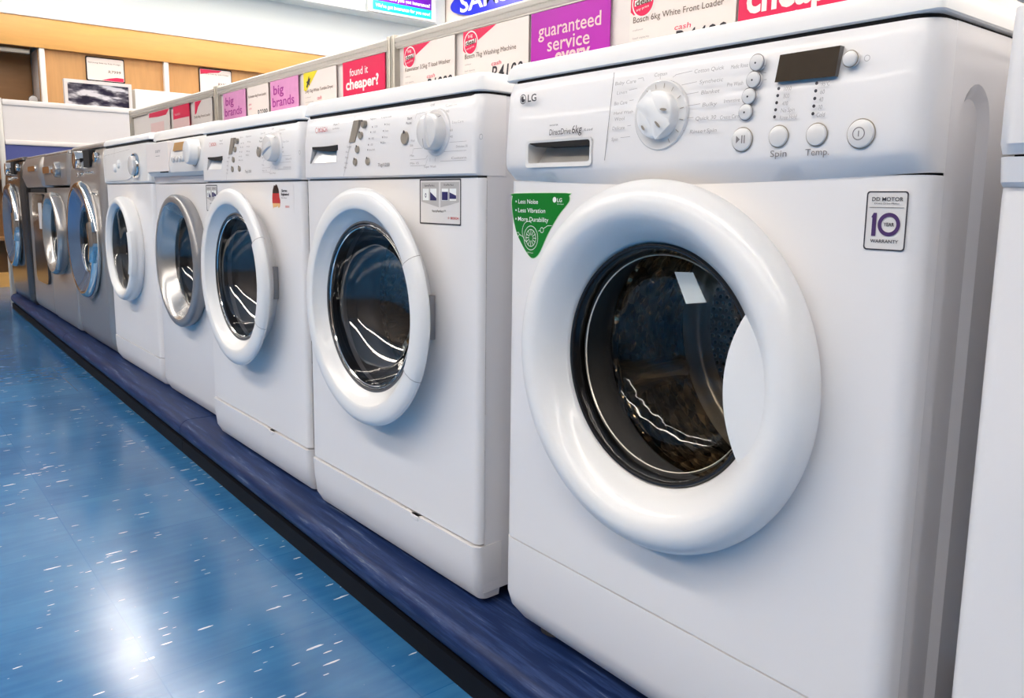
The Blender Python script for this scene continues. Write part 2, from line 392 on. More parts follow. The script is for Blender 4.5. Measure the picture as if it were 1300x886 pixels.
def line(bm, x0, z0, x1, z1, t=.0006, y=-.0006):
    dx, dz = x1-x0, z1-z0; l = math.hypot(dx, dz) or 1; nx, nz = -dz/l*t/2, dx/l*t/2
    bm.faces.new([bm.verts.new(p) for p in ((x0+nx, y, z0+nz), (x0-nx, y, z0-nz), (x1-nx, y, z1-nz), (x1+nx, y, z1+nz))])
def flat(bm, pts, y): bm.faces.new([bm.verts.new((x, y, z)) for x, z in pts])
def ringflat(bm, cx, cz, r0, r1, y, n=40, a0=0, a1=360, sx=1.):
    for i in range(n):
        a, b = R(a0+(a1-a0)*i/n), R(a0+(a1-a0)*(i+1)/n)
        bm.faces.new([bm.verts.new((cx+sx*r*math.cos(t), y, cz+r*math.sin(t))) for r, t in ((r0, a), (r1, a), (r1, b), (r0, b))])
def tag(o, label=None, cat=None, group=None, kind=None):
    if label: o['label'] = label
    if cat: o['category'] = cat
    if group: o['group'] = group
    if kind: o['kind'] = kind
    return o
def empty(name, loc, rz=0):
    e = bpy.data.objects.new(name, None); C.objects.link(e); e.location = loc; e.rotation_euler = (0, 0, rz); e.empty_display_size = .1
    return e

# ------------------------------------------------------------------ machine builder
class Washer:
    """a front loader; local x runs along the front from its left edge, y into the machine, z up from the cabinet's lower edge"""
    def __init__(s, x, y, label, cat='washing machine', name='washing_machine', w=.6, d=.53, rot=0., z=0.):
        s.w, s.d = w, d
        c, sn = math.cos(rot), math.sin(rot)
        s.root = empty(name, (x+c*w/2-sn*d/2, y+sn*w/2+c*d/2, H-.02), rot)
        tag(s.root, label, cat, 'front-loading machines in the row' if cat == 'washing machine' else None)
        s.off = (-w/2, -d/2, .02); s.fit = None      # fit: how the printed layout is spread over a fascia that stands forward
    def part(s, name, bm, m, parent=None, **k):
        lb = k.pop('label', None)
        if s.fit:
            kx, ox, kz, oz = s.fit
            for v in bm.verts: v.co.x = v.co.x*kx+ox; v.co.z = v.co.z*kz+oz
        o = link(name, bm, m, parent or s.root, s.off, **k)
        if lb: o['label'] = lb
        return o
    def cutter(s, bm): return s.part('cutter', bm, None, smooth=False)
    def cabinet(s, m='enamel', top=.815, arch=True, yf=.037, bottom=.02):
        bm = bmesh.new(); w, d = s.w, s.d; t = .0015
        x0, x1 = t, w-t
        # tub-shaped box, open at the front where the panels close it
        A = [(x0, yf), (x0, d), (x1, d), (x1, yf)]
        lo = [bm.verts.new((x, y, bottom)) for x, y in A]; hi = [bm.verts.new((x, y, top)) for x, y in A]
        for i in ((0, 1), (1, 2)) if arch else ((0, 1), (1, 2), (2, 3)): bm.faces.new((lo[i[0]], lo[i[1]], hi[i[1]], hi[i[0]]))
        bm.faces.new(lo[::-1]); bm.faces.new(hi)
        if arch:      # the pressed arch in the visible steel side
            ya, yb, zt, zb = .060, .128, .768, .06
            def loop(off, x):
                r = (yb-ya)/2-off; cy = (ya+yb)/2
                P = [(cy+r, zb+off)]+[(cy+r*math.cos(R(a)), zt-(yb-ya)/2*1.2+1.2*r*math.sin(R(a))) for a in range(0, 181, 15)]+[(cy-r, zb+off)]
                return [bm.verts.new((x, y, z)) for y, z in P]
            def tub(ya_, yb_, zt_, zb_):
                nonlocal ya, yb, zt, zb
                ya, yb, zt, zb = ya_, yb_, zt_, zb_
            o1 = loop(0, x1); o2 = loop(.011, x1-.007); n = len(o1)
            for i in range(n): bm.faces.new((o1[i], o1[(i+1) % n], o2[(i+1) % n], o2[i]))
            bm.faces.new(o2)
            # face around the arch: strips to the outer rectangle
            fr = (lo[3], hi[3]); bk = (lo[2], hi[2])
            # back side (larger y): o1[0] bottom .. top index of arch
            k = n//2
            top_f, top_b = hi[3], hi[2]
            bm.faces.new([lo[3], hi[3]]+[o1[i] for i in range(k, n)])
            bm.faces.new([hi[2], lo[2]]+[o1[i] for i in range(0, k+1)])
            bm.faces.new([hi[3], hi[2], o1[k]]); bm.faces.new([lo[2], lo[3], o1[n-1], o1[0]])
        return s.part('cabinet', bm, m, angle=18)
    def lid(s, z0=.8185, z1=.85, m='lid', y0=.0, r=.014, over=.004, gap=True, gap_r=.022):
        bm = bmesh.new(); w, d = s.w, s.d
        P = []
        for cx, cy, a0 in ((w-r+over, d-r, 0), (-over+r, d-r, 90), (-over+r, y0+r, 180), (w-r+over, y0+r, 270)):
            for i in range(6):
                a = R(a0+90*i/5); P.append((cx+r*math.cos(a), cy+r*math.sin(a)))
        rings = []
        for z, q in ((z0, .0015), (z0+.0015, 0), (z0+.010, .0008), (z1-.007, .0035), (z1-.0015, .0085), (z1, .014)):
            rings.append([bm.verts.new((x+(q if x < w/2 else -q), y+(q if y < d/2 else -q), z)) for x, y in P])
        n = len(P)
        for a, b in zip(rings, rings[1:]):
            for i in range(n): bm.faces.new((a[i], a[(i+1) % n], b[(i+1) % n], b[i]))
        bm.faces.new(rings[0]); bm.faces.new(rings[-1])
        o = s.part('worktop_lid', bm, m)
        if gap:
            g = bmesh.new(); q = .0045; rr = gap_r  # dark strip standing in for the shade under the lid
            Q = [(q, d-.01)]+[(q+rr-rr*math.cos(R(a)), y0+q+rr-rr*math.sin(R(a))) for a in range(0, 91, 15)]+[(w-q-rr+rr*math.cos(R(a)), y0+q+rr-rr*math.sin(R(a))) for a in range(90, -1, -15)]+[(w-q, d-.01)]
            lo_ = [g.verts.new((x, y, z0-.007)) for x, y in Q]; hi_ = [g.verts.new((x, y, z0+.001)) for x, y in Q]
            g.faces.new(lo_); g.faces.new(hi_)
            for i in range(len(Q)): g.faces.new((lo_[i], lo_[(i+1) % len(Q)], hi_[(i+1) % len(Q)], hi_[i]))
            s.part('lid_gap_shade', g, 'gapm', label='dark strip shading the gap under the lid')
        return o
    def front(s, rows, hole=None, r=.02, m='plastic', yback=.05):
        o = s.part('front_panel', shell(bmesh.new(), s.w, rows, r, yback), m)
        if hole: cut(o, s.cutter(lathe(bmesh.new(), [(0, -.1), (hole[2], -.1), (hole[2], .2), (0, .2)], hole[0], hole[1], 96)))
        return o
    def feet(s):
        for x in (.06, s.w-.06):
            for y in (.06, s.d-.06):
                bm = bmesh.new()
                knob_pts = [(0, .001), (.012, .001), (.012, -.008), (.022, -.012), (.024, -.02), (0, -.02)]
                rows = []
                for r_, z_ in knob_pts: rows.append([bm.verts.new((x+r_*math.cos(R(a)), y+r_*math.sin(R(a)), z_+(.02 if z_ > 0 else 0))) for a in range(0, 360, 20)] if r_ else [bm.verts.new((x, y, z_+(.02 if z_ > 0 else 0)))])
                for a, b in zip(rows, rows[1:]):
                    for i in range(18):
                        j = (i+1) % 18
                        bm.faces.new([v for v in ((a[0],) if len(a) == 1 else (a[i], a[j]))]+[v for v in ((b[0],) if len(b) == 1 else (b[j], b[i]))])
                s.part('foot', bm, 'foot')
    def drum(s, cx, cz, R0=.235, hole=.165, gasket='rubber', depth=.40, lifters=True, mouth=.16):
        bm = lathe(bmesh.new(), smooth_prof([(hole+.006, .012), (hole+.004, .03), (hole-.004, .045), (mouth-.006, .06), (mouth-.004, .075), (mouth+.008, .08), (mouth+.012, .092)], 3), cx, cz, 72)
        s.part('door_gasket', bm, gasket)
        D = depth-.04
        bm = lathe(bmesh.new(), [(mouth+.004, .088), (mouth, .092), (mouth+.004, .100), (mouth+.03, .106), (R0-.008, .112), (R0, .125), (R0, D-.03)], cx, cz, 96)
        o = s.part('drum', bm, 'drumwall')
        s.part('drum_band', lathe(bmesh.new(), smooth_prof([(R0, D-.032), (R0-.001, D-.018), (R0-.010, D-.004), (R0-.024, D), (R0-.036, D-.002)], 4), cx, cz, 96), 'steel', o, label='smooth cream steel band at the drum\'s back edge')
        bm = lathe(bmesh.new(), [(R0-.036, D-.002), (.12, D-.004), (.07, D-.010), (.06, D-.022), (0, D-.026)], cx, cz, 64)
        uvl = bm.loops.layers.uv.new('UVMap')
        for f in bm.faces:
            for l in f.loops: l[uvl].uv = (l.vert.co.x/.0128+50, l.vert.co.z/.0112+50)
        s.part('drum_back', bm, 'drum', o, label='perforated steel back plate')
        if lifters:
            for a in (200, 320, 80):
                b2 = bmesh.new(); t = R(a)
                for k in range(13):
                    f = k/12; y = .125+(depth-.21)*f; h = .045*math.sin(math.pi*min(1, max(0, f*.96+.02)))**.4; wd = .030*(1-.3*f)
                    er, et = Vector((math.cos(t), 0, math.sin(t))), Vector((-math.sin(t), 0, math.cos(t)))
                    ring = []
                    for q, g in ((-1, 0), (-.75, .5), (-.35, .9), (0, 1), (.35, .9), (.75, .5), (1, 0)):
                        p = Vector((cx, y, cz))+er*(R0-.002-h*g)+et*(wd*q); ring.append(b2.verts.new(p))
                    if k: 
                        for i in range(6): b2.faces.new((prev[i], prev[i+1], ring[i+1], ring[i]))
                    prev = ring
                s.part('drum_lifter', b2, 'lifter', o)
        return o
    def lettering(s, fn, m='light', parent=None, name='panel_lettering'):
        bm = bmesh.new(); fn(bm); return s.part(name, bm, m, parent, smooth=False, recalc=False)

def glass_bowl(s, prof, cx, cz, m, parent, n=96, wave=None):
    o = s.part('glass_bowl', lathe(bmesh.new(), smooth_prof(prof, 5), cx, cz, n, wave=wave), m, parent, angle=60)
    return o
def lens_handle(s, cx, cz, Ra, bx, rb, t0, yin, yout, m, parent, thick=.022, name='door_handle'):
    """the smooth grip plate that bites into the glass on the latch side"""
    bm = bmesh.new(); n, k = 40, 10; G = []
    for i in range(n+1):
        z = cz+math.sin(R(t0))*Ra*(-1+2*i/n)
        dz = z-cz
        xa = cx+math.sqrt(Ra*Ra-dz*dz); xb = bx-math.sqrt(max(0, rb*rb-dz*dz)); xb = min(xb, xa-.0004)
        row = []
        for j in range(k+1):
            f = j/k; row.append(bm.verts.new((xb+(xa-xb)*f, yin+(yout-yin)*(f**1.3)-.001, z)))
        G.append(row)
    fs = []
    for a, b in zip(G, G[1:]):
        for j in range(k): fs.append(bm.faces.new((a[j], a[j+1], b[j+1], b[j])))
    ex = bmesh.ops.extrude_face_region(bm, geom=fs)
    bmesh.ops.translate(bm, vec=(0, thick, 0), verts=[v for v in ex['geom'] if isinstance(v, bmesh.types.BMVert)])
    return s.part(name, bm, m, parent)

# ================================================================== LG machine (the nearest, whole)
def lg_machine():
    s = Washer(0, 0, 'nearest white front-loader with green triangle sticker and ten-year warranty sticker', rot=-.0166)
    cx, cz = .302, .4576
    s.cabinet(top=.818)
    s.lid(z0=.8210, z1=.8465, y0=-.004, r=.007)
    s.front([(.137, 0, 0), (.16, 0, 0), (.66, 0, 0), (.681, .001, 0)], (cx, cz, .166), yback=.036)
    s.part('kick_panel', shell(bmesh.new(), .6, [(0, .022, .012), (.022, .006, .003), (.045, .0, 0), (.1345, 0, 0)], .018), 'plastic')
    # control fascia: a smooth front with a chamfer turned down over the door
    cp = s.part('control_panel', shell(bmesh.new(), .6, [(.6835, .002, 0, .011), (.698, -.014, 0, .007), (.704, -.0155, 0, .003), (.715, -.016, 0, 0), (.80, -.010, 0, 0), (.8165, -.003, .0, 0)], .024, nx=24, yback=.036), 'plastic')
    Y = -.0165; s.fit = (.978, .0205, .978, .0143)
    # detergent drawer: its own front with a recessed pull
    dx0, dx1, pz0, pz1 = .043, .174, .702, .736
    cut(cp, s.cutter(prism(bmesh.new(), rrect(dx0, dx1, pz0, pz1, .005), -.06, .03)))
    bm = bmesh.new(); P = rrect(dx0, dx1, pz0, pz1, .005); Q = rrect(dx0+.003, dx1-.003, pz0+.003, pz1-.003, .004)
    a = [bm.verts.new((x, -.0172, z)) for x, z in rrect(dx0-.002, dx1+.002, pz0-.003, pz1+.0, .006)]; b = [bm.verts.new((x, -.0165, z)) for x, z in Q]
    n = len(a); zs = [z for _, z in Q]; zmin, zmax = min(zs), max(zs)
    c = [bm.verts.new((x, .002+.020*(z-zmin)/(zmax-zmin), z)) for x, z in Q]
    for i in range(n):
        bm.faces.new((a[i], a[(i+1) % n], b[(i+1) % n], b[i])); bm.faces.new((b[i], b[(i+1) % n], c[(i+1) % n], c[i]))
    bm.faces.new(c)
    dr = s.part('detergent_drawer', bm, 'drawer', label='drawer front with a recessed grip')
    bm = bmesh.new(); prism(bm, [(dx0+.006, pz1-.004), (dx0+.02, pz1-.0085), (dx1-.035, pz1-.0095), (dx1-.004, pz1-.0095), (dx1-.003, pz1-.002), (dx0+.004, pz1-.002)], -.0162, .018); s.part('finger_gap', bm, 'gapm', dr, label='dark slot above the drawer grip')
    bm = bmesh.new(); line(bm, .211, .812, .1985, .705, .0010, -.0160); s.part('drawer_seam', bm, 'print_', dr, smooth=False, recalc=False)
    # dial
    dcx, dcz = .289, .7545
    bm = lathe(bmesh.new(), [(.0405, -.012), (.0405, -.0165), (.039, -.0180), (.036, -.0175), (.030, -.0168), (0, -.0168)], dcx, dcz, 72)
    dial = s.part('dial_ring', bm, 'button')
    bm = lathe(bmesh.new(), smooth_prof([(.0275, -.016), (.0275, -.022), (.0266, -.0270), (.0240, -.0295), (.012, -.0312), (0, -.0316)], 3), dcx, dcz, 64)
    s.part('dial_knob', bm, 'door', dial)
    bm = bmesh.new()                      # raised grip bar across the knob
    ca, sa = math.cos(R(-52)), math.sin(R(-52))
    vs = []
    for u, h in ((-.0262, .0), (-.020, .0018), (-.008, .0026), (.008, .0026), (.020, .0018), (.0262, 0)):
        vs.append([bm.verts.new((dcx+u*ca-v*sa*wv, -.0298-h*g, dcz+u*sa+v*ca*wv)) for v, wv, g in ((-1, .0135, 0), (-1, .008, .8), (0, 0, 1), (1, .008, .8), (1, .0135, 0))])
    for p, q in zip(vs, vs[1:]):
        for i in range(4): bm.faces.new((p[i], p[i+1], q[i+1], q[i]))
    s.part('grip_bar', bm, 'door', dial)
    bm = bmesh.new()
    for (x, z, an, l) in ((.3100, .7590, -8, .0110), (.3010, .7410, -42, .0115), (.2765, .7380, -46, .008)):
        P = []
        for k in range(12):
            t = R(k*30); u, v = l/2*math.cos(t), .0016*math.sin(t); P.append((dcx+(x-dcx)*.9+u*math.cos(R(an))-v*math.sin(R(an)), dcz+(z-dcz)*.9+u*math.sin(R(an))+v*math.cos(R(an))))
        flat(bm, P, -.0332)
    s.part('grip_slot', bm, 'greybtn', dial, smooth=False, recalc=False)
    def ticks(bm):
        for a in (-62, -35, -12, 10, 33, 57, 80, 102, 125): 
            t = R(a); line(bm, dcx+.031*math.cos(t), dcz+.031*math.sin(t), dcx+.0365*math.cos(t), dcz+.0365*math.sin(t), .0009, -.0182)
    s.lettering(ticks, 'greybtn', dial, 'dial_ticks')
    # buttons
    for x, z, r_ in ((.418, .799, .0082), (.4150, .782, .0082), (.4105, .7655, .0082), (.4075, .7495, .0082)):
        o = s.part('option_button', knob(bmesh.new(), x, z, r_, -.012, -.0185, .0015), 'button')
        b2 = bmesh.new(); ringflat(b2, x-.0005, z-.0005, 0, .0011, -.0187, 12); s.part('indicator_dot', b2, 'dark', o, smooth=False, recalc=False)
        b3 = lathe(bmesh.new(), [(r_+.0008, -.0163), (r_+.0008, -.0167), (r_, -.0167)], x, z, 40); s.part('button_gap', b3, 'print_', o)
    for nm, x, z, r_ in (('play_button', .405, .7210, .0122), ('spin_button', .4490, .7220, .0107), ('temperature_button', .4915, .7215, .0107), ('power_button', .5370, .7200, .0132), ('timer_button', .5210, .7900, .0072)):
        o = s.part(nm, knob(bmesh.new(), x, z, r_, -.012, -.0192, .002, 64), 'button')
        s.part('button_gap', lathe(bmesh.new(), [(r_+.0009, -.0163), (r_+.0009, -.0168), (r_, -.0168)], x, z, 48), 'greybtn', o)
        b2 = bmesh.new()
        if nm == 'play_button':
            flat(b2, [(x-.006, z-.0042), (x-.001, z), (x-.006, z+.0042)], -.0194)
            for q in (.0008, .0038): flat(b2, [(x+q, z-.0042), (x+q+.0014, z-.0042), (x+q+.0014, z+.0042), (x+q, z+.0042)], -.0194)
            s.part('play_mark', b2, 'print_', o, smooth=False, recalc=False)
        elif nm == 'power_button':
            ringflat(b2, x-.001, z, .0052, .0061, -.0194); line(b2, x-.001, z-.0027, x-.001, z+.0027, .001, -.0194)
            s.part('power_mark', b2, 'print_', o, smooth=False, recalc=False)
        else: b2.free()
    # display
    dp = [(.441, .7765), (.507, .7755), (.5105, .8035), (.4455, .8030)]
    s.part('display_window', prism(bmesh.new(), dp, -.0172, -.010), 'lcd', label='dark glossy display window')
    # printed words
    W = (('Baby Care', 0.2140, .7975, .035), ('Linen', 0.2175, .786, .017), ('Bio Care', 0.2135, .7735, .022), ('Hand Wash', 0.2135, .7620, .032), ('Wool', 0.2150, .7545, .017),
         ('Delicate', 0.2115, .7435, .021), ('Spin', 0.2105, .7300, .011), ('Cotton', .278, .8010, .019), ('Cotton Quick', .3370, .7985, .040), ('Synthetic', .3445, .7860, .032),
         ('Blanket', .3475, .7745, .025), ('Bulky', .3500, .7610, .020), ('Quick 30', .3415, .7465, .028), ('Rinse+Spin', .3340, .7325, .037)), \
        (('Medic Rinse', .3860, .7975, .0215), ('Pre Wash', .3820, .7795, .0205), ('Intensive', .3790, .7625, .0205), ('Crease Care', .3750, .7455, .0245)), \
        (('1000', .4520, .7685, .0085), ('800', .4520, .7613, .0065), ('400', .4510, .7540, .0065), ('No Spin', .4500, .7473, .0155), ('Rinse Hold', .4490, .7400, .0195)), \
        (('95\u00b0C', .4935, .7690, .0085), ('60', .4925, .7617, .0045), ('40', .4915, .7545, .0045), ('30', .4910, .7473, .0045), ('Cold', .4900, .7400, .009))
    def put(L_, extra=None):
        def f(bm):
            for t, x, z, w_ in L_: text(bm, t, x, z-.0015, .0042 if t != 'Hand Wash' else .0036, Y-.0003, w_, 'l', shear=.15)
            if extra: extra(bm)
        return f
    def leaders(bm):
        for x0, z0, x1, z1 in ((.252, .8000, .260, .8005), (.260, .8005, .2615, .7965), (.238, .7880, .251, .7890), (.239, .7755, .246, .7760), (.237, .7455, .243, .7460), (.226, .7320, .242, .7325),
                               (.287, .7990, .287, .7960), (.3060, .7960, .3110, .7985), (.3110, .7985, .3340, .8000), (.3190, .7860, .3410, .7875), (.3260, .7750, .3440, .7760), (.3290, .7620, .3470, .7630), (.3260, .7485, .3385, .7487), (.3170, .7350, .3260, .7352)):
            line(bm, x0, z0, x1, z1, .0005, Y-.0003)
    def marks(bm):
        ringflat(bm, .5375, .7885, .0024, .0029, Y-.0003, 20)
        for i in range(3): line(bm, .4255+.0012*i, .7945-.007*i, .4290+.001*i, .7945-.007*i, .0005, Y-.0003)
    s.lettering(put(W[0], leaders), 'light', name='programme_lettering'); s.lettering(put(W[1]), 'light', name='option_lettering')
    s.lettering(put(W[2]), 'light', name='spin_lettering'); s.lettering(put(W[3]), 'light', name='temperature_lettering'); s.lettering(marks, 'light', name='panel_symbols')
    def dwords(bm):
        y = Y-.0003
        for x0, z0, x1, z1 in ((.446, .770, .443, .742), (.488, .771, .486, .742)):
            for i in range(5):
                f = i/4; ringflat(bm, x0+(x1-x0)*f, z0+(z1-z0)*f, 0, .0017, y, 12)
    s.lettering(dwords, 'dark', name='indicator_dots')
    s.lettering(lambda bm: text(bm, 'Spin', .4405, .7015, .0066, Y-.0003, .019), 'print_', name='spin_caption')
    s.lettering(lambda bm: text(bm, 'Temp.', .4805, .7015, .0066, Y-.0003, .0255), 'print_', name='temperature_caption')
    def logo(bm):
        y = Y-.0003
        ringflat(bm, .0335, .795, .0056, .0068, y, 40); ringflat(bm, .0335, .795, .0, .0046, y, 30, 95, 355); line(bm, .0342, .7935, .0342, .799, .0012, y)
        text(bm, 'LG', .0440, .7905, .0098, y, .0185, bold=.015)
    s.lettering(logo, 'dark', name='badge')
    def capacity(bm):
        y = Y-.0003
        text(bm, 'INVERTER', .0920, .7540, .0020, y, .0170); text(bm, 'DirectDrive', .0915, .7420, .0078, y, .0430, shear=.12)
        text(bm, '6kg', .1370, .7420, .0105, y, .0190, shear=.12); text(bm, '/Load', .1590, .7440, .0030, y, .0170, shear=.12)
    s.lettering(capacity, 'dark', name='drawer_lettering')
    s.fit = None
    # door
    ring = smooth_prof([(.2100, .003), (.2180, -.008), (.2222, -.018), (.2215, -.030), (.2150, -.0405), (.2050, -.0470), (.1940, -.0495), (.183, -.0475), (.172, -.040), (.1620, -.030), (.1545, -.020), (.1500, -.013), (.148, -.004), (.152, .008)], 4)
    door = s.part('door', lathe(bmesh.new(), ring, cx, cz, 128), 'door', label='round glossy white door')
    s.part('glass_rim', lathe(bmesh.new(), smooth_prof([(.1492, -.004), (.147, -.0115), (.1445, -.0125), (.142, -.010), (.1405, .006), (.143, .012)], 3), cx, cz, 96), 'black', door, label='black rim around the glass')
    glass_bowl(s, [(.1435, -.008), (.141, -.0085), (.1365, -.002), (.1325, .016), (.1270, .036), (.117, .052), (.100, .0645), (.070, .074), (.035, .079), (0, .081)], cx, cz, 'glass_wavy', door, 128)
    s.part('inner_ridge', lathe(bmesh.new(), [(.1345, .0060), (.1335, .0045), (.1325, .006), (.1335, .0075), (.1345, .006)], cx, cz, 96), 'steel', door)
    lens_handle(s, cx, cz, .188, .566, .150, 33.4, -.026, -.0472, 'door', door, .024)
    # small pale square sheet set just inside the glass
    bm = bmesh.new(); 
    vs = [bm.verts.new(p) for p in ((.303, .020, .570), (.331, .0200, .5715), (.3520, .0205, .538), (.3220, .0210, .5330))]
    bm.faces.new(vs); ex = bmesh.ops.extrude_face_region(bm, geom=bm.faces[:]); bmesh.ops.translate(bm, vec=(0, .0006, 0), verts=[v for v in ex['geom'] if isinstance(v, bmesh.types.BMVert)])
    s.part('glass_square', bm, 'label', door, label='pale square inside the glass')
    s.drum(cx, cz)
    s.feet()
    # green triangle sticker
    P = [(.013, .6590), (.018, .6625), (.128, .6635), (.1345, .660), (.1355, .6540), (.130, .6475), (.113, .632), (.092, .606), (.077, .582), (.068, .5735), (.060, .5715), (.052, .575), (.038, .588), (.024, .606), (.0155, .628), (.0115, .648)]
    P = [(p[0]-.0005, p[1]) for p in smooth_prof(P+[P[0]], 3)[:-1]]
    mx_, mz_ = .07, .63
    st = s.part('green_sticker', prism(bmesh.new(), [((x-mx_)*1.02+mx_, (z-mz_)*1.02+mz_) for x, z in P], -.0006, .0005), 'palegreen', smooth=False, label='green rounded triangle sticker')
    s.part('sticker_field', prism(bmesh.new(), P, -.0009, -.0005), 'green', st, smooth=False)
    def gt(bm):
        y = -.0012
        for i, t in enumerate(('Less Noise', 'Less Vibration', 'More Durability')):
            z = .6485-.0125*i; text(bm, t, .0265, z, .0062, y, (.044, .060, .067)[i], bold=.008); ringflat(bm, .0215, z+.0028, 0, .0014, y, 10)
        ringflat(bm, .1055, .6545, 0, .0038, y, 24); text(bm, 'LG', .1110, .6515, .0052, y, .0098, bold=.015); text(bm, 'Life\'s Good', .1110, .6480, .0018, y, .013)
        for r_ in (.0175, .0125): ringflat(bm, .056, .6000, r_-.0009, r_, y, 36, sx=.9)
        for k in range(12):
            t = R(k*30); line(bm, .056+.004*math.cos(t), .600+.004*math.sin(t), .056+.0115*math.cos(t), .600+.0115*math.sin(t), .0009, y)
        ringflat(bm, .050, .6085, .0145, .0153, y, 30, 60, 260, sx=.9); ringflat(bm, .0265, .6040, .0026, .0033, y, 16); line(bm, .030, .604, .0385, .601, .0008, y)
        ringflat(bm, .080, .6120, .0032, .004, y, 16); line(bm, .0725, .6105, .077, .6115, .0008, y); line(bm, .084, .6145, .092, .6185, .0008, y); line(bm, .092, .6185, .1010, .619, .0008, y)
        text(bm, 'DD Motor', .0480, .5780, .0018, y, .014)
    s.lettering(gt, 'white', st, 'sticker_lettering')
    # warranty sticker
    o_ = rrect(.5475, .5865, .612, .6665, .003, 4); i_ = rrect(.5487, .5853, .6132, .6653, .0024, 4)
    st = s.part('warranty_sticker', prism(bmesh.new(), o_, -.0006, .0005), 'stick', smooth=False, label='white ten-year warranty sticker with black outline')
    s.part('sticker_border', frame_outline(bmesh.new(), o_, i_, -.0009, -.0005), 'dark', st, smooth=False)
    def wt(bm):
        y = -.0012
        text(bm, 'DD MOTOR', .5530, .6575, .0036, y, .0290, bold=.006); text(bm, 'Direct Drive Motor', .5555, .6545, .0016, y, .0235); line(bm, .5510, .6515, .5835, .6515, .0004, y)
        text(bm, 'WARRANTY', .5540, .6190, .0030, y, .0265, bold=.01); text(bm, 'YEAR', .5655, .6345, .0032, y, .0100, bold=.02)
    s.lettering(wt, 'dark', st, 'sticker_lettering')
    def ten(bm):
        y = -.0012
        flat(bm, [(.5545, .6250), (.5585, .6250), (.5585, .6465), (.5555, .6465), (.5535, .6425), (.5545, .6420)], y); ringflat(bm, .5705, .6360, .0072, .0108, y, 44, sx=.97)
    s.lettering(ten, 'plum', st, 'sticker_number')
lg_machine()

